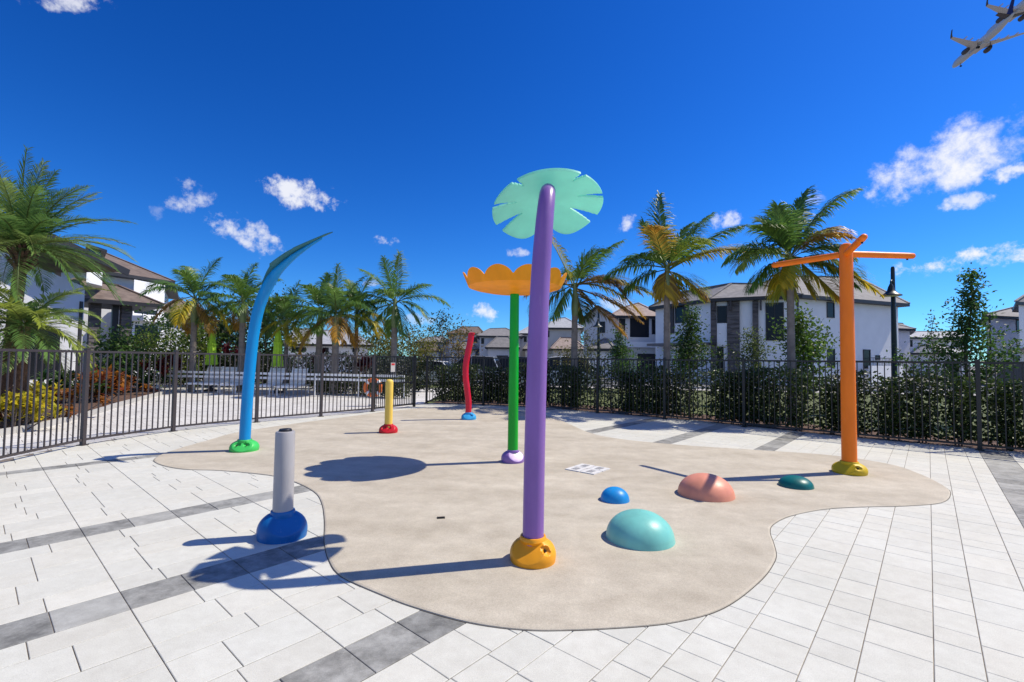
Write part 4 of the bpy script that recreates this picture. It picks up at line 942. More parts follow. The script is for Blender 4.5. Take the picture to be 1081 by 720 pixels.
def outset(poly, d):
    ar = sum(poly[i - 1][0] * poly[i][1] - poly[i][0] * poly[i - 1][1] for i in range(len(poly))) / 2; s = -1 if ar > 0 else 1; out = []; n_ = len(poly)
    for i in range(n_):
        p0, p1, p2 = Vector(poly[i - 1][:2]), Vector(poly[i][:2]), Vector(poly[(i + 1) % n_][:2]); a = (p1 - p0).normalized(); b_ = (p2 - p1).normalized()
        n1, n2 = Vector((-a.y, a.x)) * s, Vector((-b_.y, b_.x)) * s; m_ = (n1 + n2); m_ = m_ / max(.35, m_.length_squared / 2); out.append((p1.x + m_.x * d, p1.y + m_.y * d))
    return out
def hip_roof(parent, poly, z, ridge, mat, over=.55, name='roof', fascia=True):
    ev = outset(poly, over); mb = MB(); rv = [Vector(r_) for r_ in ridge]
    def near(p): return min(range(len(rv)), key=lambda i: (Vector((p[0], p[1])) - rv[i].xy).length)
    n_ = len(ev)
    for i in range(n_):
        a, b_ = ev[i], ev[(i + 1) % n_]; ia, ib = near(a), near(b_); A, B = V(a[0], a[1], z + .02), V(b_[0], b_[1], z + .02)
        if ia == ib: mb.face([A, B, rv[ia]])
        else:
            st = 1 if ib > ia else -1; mb.face([A, B, rv[ib]]); seq = list(range(ia, ib + st, st))
            for k in range(len(seq) - 1): mb.face([A, rv[seq[k + 1]], rv[seq[k]]])
    rf = mb.build(name, M[mat], parent)
    if fascia: mb = MB(); mb.prism(outset(poly, over + .03), z - .22, z + .012); mb.build('fascia', M['trim'], rf)
    mb = MB()
    for a, b_ in zip(rv[:-1], rv[1:]): mb.bar(a + V(0, 0, .03), b_ + V(0, 0, .03), .22, .1)
    for i in range(n_): p = V(ev[i][0], ev[i][1], z + .04); mb.bar(p, rv[near(ev[i])] + V(0, 0, .03), .2, .09)
    mb.build('ridge_tiles', M[mat], rf); return rf
def X(u, y): return (at_px(u, y), y)
def vec(p, dx_, dy_): return (p[0] + dx_, p[1] + dy_)

# A: the big white house with stone piers
PL, P0, P1, P2 = X(692, 41), X(752, 35.5), X(843, 33), X(949, 36.9)
P3, P4 = vec(P2, -3.6, 9.3), vec(PL, 3.5, 6)
hA = thing('house', (P1[0], P1[1], -.1), 'large white two-storey house with grey stone piers, behind the tallest palm', 'house')
poly = [PL, P0, P1, P2, P3, P4]
mb = MB(); mb.prism(poly, -.1, 6.05); wl = mb.build('wall', M['stucco'], hA)
hip_roof(hA, poly, 6.18, [D(716, 309, 41), D(772, 299.5, 38.5), D(803, 300, 38), D(822, 292, 38.5), D(905, 293, 41.5)], 'roof_grey', .5)
for (u0, u1) in ((750.5, 756.5), (768, 781), (794.5, 800.8)): panel(hA, 'stone_pier', 'stone', P0, P1, u0, 318, u1, 400, .002, .22)
window(hA, P0, P1, 757, 323, 767.5, 341); panel(hA, 'entry_recess', 'glass', P0, P1, 757, 366, 764, 395, .002, .02); panel(hA, 'white_panel', 'stucco', P0, P1, 757, 341.5, 767.5, 365, .002, .14)
window(hA, P0, P1, 808.2, 319.5, 827.5, 359.5, 1); panel(hA, 'awning', 'trim', P0, P1, 752, 361, 757, 364, .0, .5)
for u in (754, 771.5, 803): panel(hA, 'bracket', 'wood', P0, P1, u - 1, 316, u + 1, 328, .2, .5)
mb = MB(); s, z = on_wall(P0, P1, 842.4, 340); wbox(mb, P0, P1, s - .05, s + .05, 0, 5.95, .02, .10); mb.build('downpipe', M['trim'], hA)
window(hA, P1, P2, 872.5, 319, 880.5, 335.5); window(hA, P1, P2, 873, 368, 881, 388); window(hA, P1, P2, 911, 369, 918.5, 389, 0, .06); window(hA, P1, P2, 924, 375, 928.5, 380); 
window(hA, PL, P0, 713, 322, 722, 341); panel(hA, 'stone_pier', 'wood', PL, P0, 706, 320, 712, 352, .002, .12); panel(hA, 'wall_trim', 'trim', PL, P0, 723, 316, 727, 340, .002, .1)
window(hA, PL, P0, 716, 369, 728, 384, 1)
mb = MB(); O, e, n_ = frame_of(PL, P0); L = (Vector(P0) - Vector(PL)).length
mb.prism([tuple((O + e * s + n_ * d).xy) for s, d in ((L * .1, .02), (L * .98, .02), (L * .98, 1.5), (L * .1, 1.5))], 2.75, 2.95); mb.build('porch_roof', M['roof_grey'], hA)
# A2: low garden wall / pool fence beside it
t = thing('garden_wall', (at_px(945, 34), 34, -.1), 'low white garden wall with a thin railing at the right end of the large house', 'wall'); A_, B_ = X(920, 33.5), X(962, 37)
mb = MB(); wbox(mb, A_, B_, 0, 5.2, -.1, 1.35, -.2, 0); mb.build('wall', M['stucco'], t)
mb = MB(); wbox(mb, A_, B_, 0, 5.2, 1.9, 1.94, -.12, -.08)
for i in range(22): wbox(mb, A_, B_, .1 + i * .235, .12 + i * .235, 1.35, 1.9, -.11, -.09)
mb.build('railing', M['trim'], t)
# B: gabled house with barrel tile roof and a wide dark loggia
B0, B1, B2 = X(616, 47), X(648, 46), X(698, 46.2); back = 11
hB = thing('house', (B1[0], B1[1], -.1), 'gabled house with pinkish barrel tile roof and dark upper loggia beside the large white house', 'house')
zl, zr, zp = 5.45, 5.85, D(630.8, 324.5, 47).z
def gab(mb, A, B, zl, zp, zr, fu, depth, thick=0):
    O, e, n_ = frame_of(A, B); L = (Vector(B) - Vector(A)).length; q = [O + V(0, 0, -.1), O + e * L + V(0, 0, -.1), O + e * L + V(0, 0, zr), O + e * L * fu + V(0, 0, zp), O + V(0, 0, zl)]
    bk = [p - n_ * depth for p in q]; mb.add(q + bk, [(0, 1, 2, 3, 4), (5, 9, 8, 7, 6)] + [(i, i + 5, (i + 1) % 5 + 5, (i + 1) % 5) for i in range(5)]); return O, e, n_, L
mb = MB(); O, e, n_, L = gab(mb, B0, B1, zl, zp, zr, .47, back); mb.build('wall', M['stucco_grey'], hB)
mb = MB(); pk = O + e * L * .47 + V(0, 0, zp + .12)
for (q, zz, sg) in ((O - e * .45, zl - .18, -1), (O + e * (L + .45), zr - .18, 1)):
    a = q + n_ * .45 + V(0, 0, zz); b_ = pk + n_ * .45
    mb.add([a, b_, b_ - n_ * (back + .9), a - n_ * (back + .9), a - V(0, 0, .2), b_ - V(0, 0, .2), b_ - n_ * (back + .9) - V(0, 0, .2), a - n_ * (back + .9) - V(0, 0, .2)], [(0, 1, 2, 3), (7, 6, 5, 4), (0, 4, 5, 1), (3, 2, 6, 7), (0, 3, 7, 4)])
rf = mb.build('roof', M['roof_red'], hB)
mb = MB()
for (q, zz) in ((O - e * .45, zl - .18), (O + e * (L + .45), zr - .18)): mb.bar(q + n_ * .47 + V(0, 0, zz - .1), pk + n_ * .47 - V(0, 0, .1), .05, .26)
mb.build('fascia', M['trim'], rf)
window(hB, B0, B1, 632.5, 339.5, 638.8, 351.5); window(hB, B0, B1, 626, 332, 628, 334.5)
mb = MB(); polyB = [B1, B2, vec(B2, 2, back), vec(B1, 1, back)]; mb.prism(polyB, -.1, 5.75); mb.build('wall', M['stucco_grey'], hB)
hip_roof(hB, polyB, 5.85, [D(660, 324, 49), D(674, 320, 50)], 'roof_red', .4)
panel(hB, 'loggia', 'glass', B1, B2, 665, 335.5, 685, 356, .002, .03); panel(hB, 'loggia', 'glass', B1, B2, 653.5, 336.5, 660, 352, .002, .03); window(hB, B1, B2, 688, 337, 695, 353, 1)
mb = MB(); wbox(mb, B1, B2, 1.0, 4.6, -.1, 2.75, .01, 2.2); gw = mb.build('wall', M['stucco_cream'], hB); mb = MB(); wbox(mb, B1, B2, .7, 4.9, 2.752, 3.25, .01, 2.5); mb.build('cornice', M['stucco'], hB)
GA, GB = tuple((frame_of(B1, B2)[0] + frame_of(B1, B2)[1] * 1.0 + frame_of(B1, B2)[2] * 2.2).xy), tuple((frame_of(B1, B2)[0] + frame_of(B1, B2)[1] * 4.6 + frame_of(B1, B2)[2] * 2.2).xy)
panel(hB, 'garage_door', 'trim', GA, GB, 673, 373.5, 699, 392, .002, .03)
mb = MB(); O, e, n_ = frame_of(B0, B1); pr = [tuple((O + e * s + n_ * d).xy) for s, d in ((2.0, .02), (3.0, .02), (3.0, 1.9), (1.2, 1.9), (1.2, .02))]
mb.prism(pr, -.1, 2.5); mb.build('side_wing', M['stucco'], hB); hip_roof(hB, pr, 2.6, [tuple(O + e * 2 + n_ * .1 + V(0, 0, 3.6)), tuple(O + e * 2.3 + n_ * .1 + V(0, 0, 3.6))], 'roof_grey', .4, 'wing_roof')

def villa(label, u0, u1, y0, y1, vE, ridge, roof, wall, depth, wins, low=None, name='house'):
    """two-storey hip-roofed house seen from its front between columns u0 and u1; low = lower front wing"""
    A, B = X(u0, y0), X(u1, y1); t = thing(name, (A[0], A[1], -.1), label, 'house'); z = D(u0, vE, y0).z; O, e, n_ = frame_of(A, B)
    bd = Vector((A[0] + B[0], A[1] + B[1], 0)).normalized(); poly = [A, B, tuple((Vector((*B, 0)) + bd * depth).xy), tuple((Vector((*A, 0)) + bd * depth).xy)]
    mb = MB(); mb.prism(poly, -.1, z - .12); mb.build('wall', M[wall], t)
    hip_roof(t, poly, z, [D(*r_) for r_ in ridge], roof, .5)
    for q in wins: window(t, A, B, *q)
    if low:
        s0, s1, d_, zl, zt, rm = low; pr = [tuple((O + e * s + n_ * d).xy) for s, d in ((s0, .01), (s1, .01), (s1, d_), (s0, d_))]
        mb = MB(); mb.prism(pr, -.1, zl - .1); mb.build('front_wing', M[wall], t); hip_roof(t, pr, zl, [tuple(O + e * (s0 + (s1 - s0) * f) + n_ * d_ * .25 + V(0, 0, zt)) for f in (.3, .7)], rm, .4, 'wing_roof')
        GA, GB = pr[3], pr[2]; L = (Vector(GB) - Vector(GA)).length; mb = MB(); wbox(mb, GA, GB, L * .3, L * .7, -.05, 2.1, .002, .05); mb.build('garage_door', M['trim'], t)
    return t
villa('two-storey house with pale roof and lower pinkish roof, between the purple pole and the palm', 573, 613, 66, 66, 346, [(590, 336, 70), (597, 335.5, 70)], 'roof_pale', 'stucco_cream', 10, [(577, 349, 580, 356)], (1.2, 5.2, 3.0, 3.0, 4.6, 'roof_red'))
villa('grey-roofed two-storey house directly behind the green pole', 549, 578, 78, 78, 352, [(558, 345, 83), (570, 343.5, 83)], 'roof_pale', 'stucco', 10, [(553, 355, 556, 361)], (.8, 4.0, 3.0, 3.2, 4.9, 'roof_grey'))
villa('broad house with layered dark grey roofs, right of the red wavy pole', 506, 549, 74, 74, 354.5, [(517, 347, 79), (534, 346.5, 79)], 'roof_grey', 'stucco_grey', 11, [(508, 357, 511, 363), (530, 358, 533, 364)], (1.5, 5.8, 3.2, 3.3, 5.0, 'roof_grey'))
villa('house with a domed brownish roof top, behind the red wavy pole', 474, 508, 84, 84, 352, [(490, 345, 88), (505, 345, 88)], 'roof_brown', 'stucco_grey', 10, [(500, 356, 504, 362)], (1.5, 4.8, 2.5, 3.2, 4.6, 'roof_grey'))
villa('farthest low grey house at the left end of the row', 441, 476, 92, 92, 361, [(451, 356, 97), (466, 355, 97)], 'roof_grey', 'stucco_grey', 10, [(446, 364, 449, 369)], (1.0, 4.4, 2.5, 3.0, 4.4, 'roof_brown'))
villa('small white house seen just right of the lamp post', 938, 961, 52, 53, 346.5, [(940, 341, 57), (952, 341.5, 57)], 'roof_grey', 'stucco', 8, [(948.5, 375, 953, 380)])
villa('long pale-roofed house behind the thin sparse young tree', 959, 1022, 62, 64, 356, [(968, 350, 67), (1012, 350, 67)], 'roof_pale', 'stucco', 9, [(960.5, 359, 963, 366)], (.6, 5.6, 3.0, 3.0, 4.2, 'roof_pale'))
# D: house at the right edge
D0, D1 = X(1042, 43), X(1092, 45); hD = thing('house', (D0[0], D0[1], -.1), 'white two-storey house with dark gutters at the right edge of the view', 'house')
poly = [D0, D1, vec(D1, 7.5, 7.5), vec(D0, 7.5, 7.5)]
mb = MB(); mb.prism(poly, -.1, 5.9); mb.build('wall', M['stucco'], hD); hip_roof(hD, poly, 6.0, [D(1068, 325, 47.5), D(1095, 319, 50)], 'roof_grey', .55)
window(hD, D0, D1, 1072.5, 335, 1081, 350.5); window(hD, D0, D1, 1069, 375, 1076, 381); mb = MB(); s, z = on_wall(D0, D1, 1044, 340); wbox(mb, D0, D1, s - .05, s + .05, 0, 5.8, .02, .1); mb.build('downpipe', M['trim'], hD)
E0, E1 = X(1077, 37), X(1120, 38.5); poly = [E0, E1, vec(E1, 5, 4.5), vec(E0, 5, 4.5)]
mb = MB(); mb.prism(poly, -.1, 6.35); mb.build('front_wing', M['stucco'], hD); hip_roof(hD, poly, 6.45, [D(1100, 300, 39.5), D(1112, 300, 39.5)], 'roof_grey', .5, 'wing_roof')
O, e, n_ = frame_of(E0, E1); pr = [tuple((O + e * s + n_ * d).xy) for s, d in ((0, .01), (4, .01), (4, 1.6), (0, 1.6))]
mb = MB(); mb.prism(outset(pr, .3), 2.7, 2.86); mb.build('porch_roof', M['roof_grey'], hD); mb = MB(); mb.box((O + e * .3 + n_ * 1.3 + V(0, 0, 1.3)), (.4, .4, 2.79)); mb.build('porch_column', M['stone'], hD)
t = thing('board_fence', (at_px(1068, 30), 30, -.1), 'short dark board fence in front of the right edge house', 'fence'); A_, B_ = X(1052, 30), X(1120, 31)
mb = MB()
for i in range(30): wbox(mb, A_, B_, i * .14, i * .14 + .125, -.1, 1.75, 0, .03)
mb.build('boards', M['wood'], t)

# G: clubhouse on the left
hG = thing('clubhouse', (at_px(120, 30), 30, -.1), 'white clubhouse with brown tiled hip roofs, dark trim and stone pillars behind the left palms', 'clubhouse')
C0, C1 = X(104, 34), X(168, 38); O, e, n_ = frame_of(C0, C1)
poly = [X(60, 32), C1, vec(C1, -6, 9), vec(X(60, 32), -6, 9)]
z = D(168, 297, 38).z; mb = MB(); mb.prism(poly, -.1, z - .1); mb.build('wall', M['stucco_grey'], hG)
hip_roof(hG, poly, z, [D(98, 263, 40), D(108, 266, 40.5)], 'roof_brown', .8)
t0, t1 = X(138, 33), X(171, 35.6); mb = MB(); O, e, n_ = frame_of(t0, t1); pr = [t0, t1, vec(t1, -1.5, 2.0), vec(t0, -1.5, 2.0)]
mb.prism(pr, -.1, D(150, 297.5, 34).z); mb.build('tower_wall', M['stucco'], hG); panel(hG, 'tower_window', 'glass', t0, t1, 141.5, 326.5, 166, 331.5, .002, .03); panel(hG, 'canopy', 'stucco', t0, t1, 139, 334.5, 172, 340, .002, .9); panel(hG, 'lower_glazing', 'glass', t0, t1, 142, 344, 166, 366, .002, .03)
a0, a1 = X(84, 27), X(157, 29.5); O, e, n_ = frame_of(a0, a1); pr = [tuple((O + e * s - n_ * d).xy) for s, d in ((-1.5, 0), ((Vector(a1) - Vector(a0)).length, 0), ((Vector(a1) - Vector(a0)).length, 3.2), (-1.5, 3.2))]
zl = D(130, 318, 28).z
hip_roof(hG, pr, zl, [tuple(O + e * .0 - n_ * 1.9 + V(0, 0, zl + 1.35)), tuple(O + e * 2.0 - n_ * 2.2 + V(0, 0, zl + 1.2))], 'roof_brown', .5, 'porch_roof')
for u, mt, wd in ((123, 'trim', .3), (134, 'stone', .5), (101, 'stone', .5)):
    s, _ = on_wall(a0, a1, u, 340); mb = MB(); wbox(mb, a0, a1, s - wd / 2, s + wd / 2, -.1, zl - .2, -.6, -.6 + wd); mb.build('porch_column', M[mt], hG)
b0, b1 = X(-30, 19.5), X(86, 24); O, e, n_ = frame_of(b0, b1); L = (Vector(b1) - Vector(b0)).length
pr = [tuple((O + e * s - n_ * d).xy) for s, d in ((0, 0), (L, 0), (L, 7), (0, 7))]
mb = MB(); zb0, zb1 = D(0, 262, 20.7).z, D(84, 303, 24).z
q = [O + V(0, 0, -.1), O + e * L + V(0, 0, -.1), O + e * L + V(0, 0, zb1), O + V(0, 0, zb0)]; bk = [p - n_ * 7 for p in q]
mb.add(q + bk, [(0, 1, 2, 3), (4, 7, 6, 5)] + [(i, i + 4, (i + 1) % 4 + 4, (i + 1) % 4) for i in range(4)]); mb.build('gable_wall', M['stucco_grey'], hG)
mb = MB(); ra, rb = D(-8, 235, 20.2) + n_ * 1.6, D(106, 285, 24.6) + n_ * 1.6
mb.add([ra, rb, rb - n_ * 9, ra - n_ * 9, ra - V(0, 0, .12), rb - V(0, 0, .12), rb - n_ * 9 - V(0, 0, .12), ra - n_ * 9 - V(0, 0, .12)], [(0, 1, 2, 3), (7, 6, 5, 4), (0, 4, 5, 1), (1, 5, 6, 2), (3, 2, 6, 7), (0, 3, 7, 4)]); rf = mb.build('gable_roof', M['roof_brown'], hG)
mb = MB(); mb.bar(ra + n_ * .03 - V(0, 0, .16), rb + n_ * .03 - V(0, 0, .16), .05, .34); mb.build('fascia', M['trim'], rf)
panel(hG, 'glazing', 'glass', b0, b1, 22, 346, 62, 400, .002, .04); panel(hG, 'door_frame', 'trim', b0, b1, 82, 318, 85, 400, .002, .06)
k0, k1 = X(87, 25.5), X(104, 26.8); O, e, n_ = frame_of(k0, k1); pr = [k0, k1, vec(k1, -1.4, 1.6), vec(k0, -1.4, 1.6)]
zk0, zk1, zk2 = D(95, 286, 26).z, D(87, 264, 25.5).z + .25, D(87, 272, 25.5).z - .1
mb = MB(); mb.prism(pr, zk0 - .7, zk2); mb.build('chimney_base', M['stucco'], hG); mb = MB(); mb.prism(outset(pr, -.12), zk2, zk1 - .05); mb.build('lantern_glazing', M['glass'], hG); mb = MB(); mb.prism(outset(pr, .15), zk1 - .05, zk1 + .08); mb.build('lantern_roof', M['trim'], hG)
w0, w1 = X(171, 36), X(199, 38); O, e, n_ = frame_of(w0, w1); pr = [w0, w1, vec(w1, -1.5, 5), vec(w0, -1.5, 5)]; zw = D(196, 334, 38).z
mb = MB(); mb.prism(pr, -.1, zw - .1); mb.build('side_wing', M['stucco_grey'], hG); hip_roof(hG, pr, zw, [tuple(Vector((*w0, 0)) + V(-.6, 2, zw + 1.3)), tuple(Vector((*w0, 0)) + V(-.4, 2.4, zw + 1.3))], 'roof_brown', .6, 'wing_roof')
villa('low white bungalow with pale grey roof behind the pool palms', 303, 388, 52, 52, 363, [(312, 347, 57), (368, 350, 57)], 'roof_pale', 'stucco', 9, [(308, 366.5, 323, 371.5), (341, 367, 347, 371.5), (372, 367, 379, 372)])

# ------------------------------------------------------------------ pool deck furniture
def parasol(u, y, vt, vb, label):
    top_ = D(u, vt, y); bot = D(u, vb, y); x0 = top_.x; t = thing('closed_parasol', (x0, y, 0), label, 'parasol', 'closed parasols on the pool deck')
    mb = MB(); mb.tube([(x0, y, 0), (x0, y, top_.z + .04)], .022, 12); mb.build('pole', M['white_metal'], t, smooth=60)
    mb = MB(); mb.lathe((x0, y, 0), [(.27, 0), (.27, .05), (.10, .09), (.04, .2)], 20); mb.build('foot', M['fence_bronze'], t, smooth=40)
    mb = MB(); N = 32; h = top_.z - bot.z; vs = []; pr = [(1.0, .02), (.94, .05), (.82, .10), (.63, .13), (.60, .145), (.40, .15), (.22, .175), (.12, .185), (.0, .205)]
    for f, r in pr:
        for k in range(N):
            a = 2 * math.pi * k / N; rr = r * (1 + .22 * math.cos(8 * a + f * 1.5) * (1 - f * .6)); vs.append((x0 + rr * math.cos(a), y + rr * math.sin(a), bot.z + h * f + (.03 * math.cos(8 * a) if f == 0 else 0)))
    mb.add(vs, [(i * N + k, i * N + (k + 1) % N, (i + 1) * N + (k + 1) % N, (i + 1) * N + k) for i in range(len(pr) - 1) for k in range(N)]); mb.build('folded_canopy', M['lime'], t, smooth=50)
    mb = MB(); mb.lathe((x0, y, top_.z), [(.03, 0), (.035, .03), (.012, .08)], 10); mb.build('finial', M['white_metal'], t, smooth=50)
    mb = MB(); mb.lathe((x0, y, bot.z + h * .58), [(.185, 0), (.19, .03), (.185, .06)], 24); mb.build('tie', M['lime'], t, smooth=50)
parasol(294, 19.5, 345, 387, 'closed lime green parasol just right of the blue blade pole'); parasol(224.5, 20, 349, 385, 'closed lime green parasol left of the blue blade pole, partly hidden by the fence post')
# double white rail round the pool
t = thing('pool_rail', (at_px(300, 18.4), 18.4, 0), 'long white double guard rail on thin posts across the pool deck', 'railing'); A_, B_ = D(166, 392, 19.6), D(427, 391.5, 17.4)
for z in (A_.z, A_.z - .17):
    mb = MB(); mb.bar((A_.x, A_.y, z), (B_.x, B_.y, z), .07, .085); mb.build('rail', M['white_metal'], t)
for i in range(7):
    p = A_.lerp(B_, i / 6); mb = MB(); mb.tube([(p.x, p.y, 0), (p.x, p.y, A_.z - .05)], .022, 10); mb.build('post', M['white_metal'], t, smooth=60)
def lounger(x, y, a, label, up=58):
    t = thing('sun_lounger', (x, y, 0), label, 'sun lounger', 'white sun loungers on the pool deck'); e = V(math.cos(a), math.sin(a), 0); s = V(-e.y, e.x, 0); O = V(x, y, 0)
    mb = MB()
    for sg in (-1, 1): mb.bar(O + s * .31 * sg + V(0, 0, .34), O + e * 1.9 + s * .31 * sg + V(0, 0, .34), .04, .05)
    mb.bar(O - s * .31 + V(0, 0, .34), O + s * .31 + V(0, 0, .34), .04, .05); mb.build('frame', M['white_metal'], t)
    mb = MB()
    for i in range(11): c = O + e * (.06 + i * .115) + V(0, 0, .375); mb.bar(c - s * .30, c + s * .30, .085, .02)
    mb.build('seat', M['white_metal'], t)
    mb = MB(); d = e * math.cos(R(up)) + V(0, 0, math.sin(R(up))); o_ = O + e * 1.25 + V(0, 0, .38)
    for i in range(7): c = o_ + d * (.05 + i * .105); mb.bar(c - s * .30, c + s * .30, .02, .085)
    for sg in (-1, 1): mb.bar(o_ + s * .29 * sg, o_ + s * .29 * sg + d * .75, .03, .03)
    mb.build('backrest', M['white_metal'], t)
    for f in (.1, 1.75):
        for sg in (-1, 1): mb = MB(); p = O + e * f + s * .29 * sg; mb.tube([p, p + V(0, 0, .33)], .022, 8); mb.build('leg', M['white_metal'], t, smooth=60)
for i, (u, y, lab) in enumerate(((205, 19.0, 'white slatted lounger with raised back, leftmost of the row by the rail'), (222, 18.8, 'second white slatted lounger from the left by the rail'), (240, 18.5, 'white slatted lounger just left of the blue blade pole'), (276, 18.0, 'white slatted lounger right of the blue blade pole'), (301, 17.6, 'rightmost white slatted lounger, nearest the life ring'))):
    lounger(at_px(u, y), y, R(95), lab)
# life ring on its stand
q = D(394.5, 409, 14.6); t = thing('ring_stand', (q.x, q.y, 0), 'slim white post carrying the orange life ring behind the fence', 'post')
mb = MB(); mb.tube([(q.x, q.y + .06, 0), (q.x, q.y + .06, 1.35)], .028, 12); mb.build('post', M['white_metal'], t, smooth=60); mb = MB(); mb.box((q.x, q.y + .06, .02), (.26, .26, .04)); mb.build('foot_plate', M['white_metal'], t); mb = MB(); mb.bar((q.x, q.y + .05, q.z + .16), (q.x, q.y - .03, q.z + .16), .03, .03); mb.build('hook', M['white_metal'], t)
t = thing('life_ring', (q.x, q.y, q.z), 'orange life ring with white bands hung on a white post behind the fence', 'life ring')
def torus(mb, c, R0, r0, a0=0, a1=2 * math.pi, n=40, sx=1.0): mb.tube([Vector(c) + V(math.cos(a0 + (a1 - a0) * i / n) * R0 * sx, -.06, math.sin(a0 + (a1 - a0) * i / n) * R0) for i in range(n + 1)], r0, 14, caps=False)
mb = MB(); torus(mb, q, .235, .062); mb.build('ring', M['orange_ring'], t, smooth=60)
for k in range(4): mb = MB(); a = math.pi / 4 + k * math.pi / 2; torus(mb, q, .235, .066, a - .16, a + .16, 8); mb.build('band', M['white_metal'], t, smooth=60)

# ------------------------------------------------------------------ lamp posts
def lamp(u, y, vtop, vb0, vb1, off, label, r0, hb, shade_r):
    tp = D(u, vtop, y); x0 = tp.x; t = thing('street_lamp', (x0, y, -.08), label, 'street lamp')
    mb = MB(); mb.lathe((x0, y, -.08), [(r0 * 2.1, 0), (r0 * 2.1, .12), (r0 * 1.5, .2), (r0 * 1.35, .8), (r0 * 1.05, .9), (r0, tp.z * .5), (r0 * .72, tp.z + .02), (r0 * .5, tp.z + .08)], 20); mb.build('pole', M['lamp'], t, smooth=40)
    a = D(u + off, vb0, y); b_ = D(u + off, vb1, y); rad_ = V(x0, y, 0).normalized(); c = V(x0, y, 0) - rad_ * .34 - V(rad_.y, -rad_.x, 0) * .05; hgt_ = a.z - b_.z
    mb = MB(); mb.tube(catmull([V(x0, y, a.z + hgt_ * .1), V((x0 + c.x) / 2, (y + c.y) / 2, a.z + hgt_ * .35), V(c.x, c.y, a.z + hgt_ * .2), V(c.x, c.y, a.z - hgt_ * .1)], 5), r0 * .35, 10); ar = mb.build('arm', M['lamp'], t, smooth=60)
    mb = MB(); mb.lathe((c.x, c.y, b_.z), [(shade_r, 0), (shade_r * .97, hgt_ * .06), (shade_r * .62, hgt_ * .22), (shade_r * .36, hgt_ * .45), (shade_r * .26, hgt_ * .75), (shade_r * .12, hgt_)], 28); sh = mb.build('lamp_shade', M['lamp'], t, smooth=50)
    mb = MB(); mb.lathe((c.x, c.y, b_.z - hgt_ * .06), [(shade_r * .3, 0), (shade_r * .55, hgt_ * .03), (shade_r * .6, hgt_ * .055)], 20); mb.build('lens', M['lens'], sh, smooth=50)
    return t
lamp(942.3, 15.0, 281.5, 301, 313.5, 0, 'dark green lamp post with bell shade, right of the orange pole', .075, 0, .285)
lamp(632, 24.0, 326.5, 339, 345.5, -5.5, 'far black lamp post with bell shade in front of the gabled house', .075, 0, .26)

# ------------------------------------------------------------------ parked cars
def car(u, y, a, mat, label, suv=False):
    x0 = at_px(u, y); t = thing('parked_car', (x0, y, -.08), label, 'car'); W, L = .90, 4.5; h1 = .78 if not suv else .95; h2 = 1.42 if not suv else 1.75
    ca, sa = math.cos(a), math.sin(a); P = lambda l, s, z: V(x0 + ca * l - sa * s, y + sa * l + ca * s, z - .08)
    def loft(mb, secs):
        n_ = len(secs[0]); vs = [p for s in secs for p in s]; fs = [(i * n_ + k, i * n_ + (k + 1) % n_, (i + 1) * n_ + (k + 1) % n_, (i + 1) * n_ + k) for i in range(len(secs) - 1) for k in range(n_)]
        fs += [tuple(reversed(range(n_))), tuple((len(secs) - 1) * n_ + k for k in range(n_))]; mb.add(vs, fs)
    mb = MB(); secs = []
    for l, zb, zt, w_ in ((-2.25, .42, .62, .72), (-2.15, .3, .72, .84), (-1.5, .26, h1, .9), (0, .25, h1 + .03, .91), (1.2, .26, h1 - .02, .9), (2.0, .3, .68, .85), (2.22, .42, .58, .7)):
        secs.append([P(l, -w_, zb), P(l, w_, zb), P(l, w_ * 1.01, (zb + zt) / 2), P(l, w_ * .93, zt), P(l, -w_ * .93, zt), P(l, -w_ * 1.01, (zb + zt) / 2)])
    loft(mb, secs); mb.build('body', M[mat], t, smooth=35)
    mb = MB(); secs = []
    for l, zt, w_ in ((-2.0 if suv else -1.75, h1 + .01, .80), (-1.6 if suv else -1.05, h2 - .05, .66), (-.3, h2, .68), (.35, h2 - .06, .66), (1.1, h1 + .01, .80)): secs.append([P(l, -.82, h1 - .06), P(l, .82, h1 - .06), P(l, w_, zt), P(l, -w_, zt)])
    loft(mb, secs); cb = mb.build('cabin', M['glass'], t, smooth=35)
    mb = MB(); secs = []
    for l, zt, w_ in ((-1.62 if suv else -1.07, h2 - .05, .665), (-.3, h2, .685), (.36, h2 - .06, .665)): secs.append([P(l, -w_, zt - .03), P(l, w_, zt - .03), P(l, w_ * .92, zt + .025), P(l, -w_ * .92, zt + .025)])
    loft(mb, secs); mb.build('roof_panel', M[mat], t, smooth=35)
    for sg in (-1, 1):
        mb = MB()
        for l0, l1, z0, z1 in ((1.12, .37, h1, h2 - .05), (-.2, -.2, h1, h2 - .02), (-1.95 if suv else -1.7, -1.6 if suv else -1.05, h1, h2 - .04)): mb.bar(P(l0, sg * .83, z0), P(l1, sg * .69, z1), .07, .05)
        mb.build('pillars', M[mat], t)
        for l in (-1.38, 1.38):
            mb = MB(); mb.tube([P(l, sg * .74, .33), P(l, sg * .92, .33)], .33, 24); wh = mb.build('wheel', M['tyre'], t, smooth=40); mb = MB(); mb.tube([P(l, sg * .915, .33), P(l, sg * .935, .33)], .2, 20); mb.build('rim', M['white_metal'], wh, smooth=40)
        mb = MB(); mb.box(P(2.12, sg * .62, .60), (.14, .26, .12), a); mb.build('headlight', M['lens'], t); mb = MB(); mb.box(P(-2.17, sg * .62, .62), (.1, .24, .12), a); mb.build('tail_light', M['sign_red'], t)
car(452, 29, R(172), 'car_white', 'white car parked beyond the hedge left of the red wavy pole'); car(497, 31, R(172), 'car_grey', 'silver car parked beyond the hedge just right of the red wavy pole', True)
car(589, 26.5, R(170), 'car_white', 'white car parked beyond the hedge just right of the purple pole', True); car(537, 33, R(172), 'car_dark', 'dark car parked beyond the hedge left of the green pole', True)

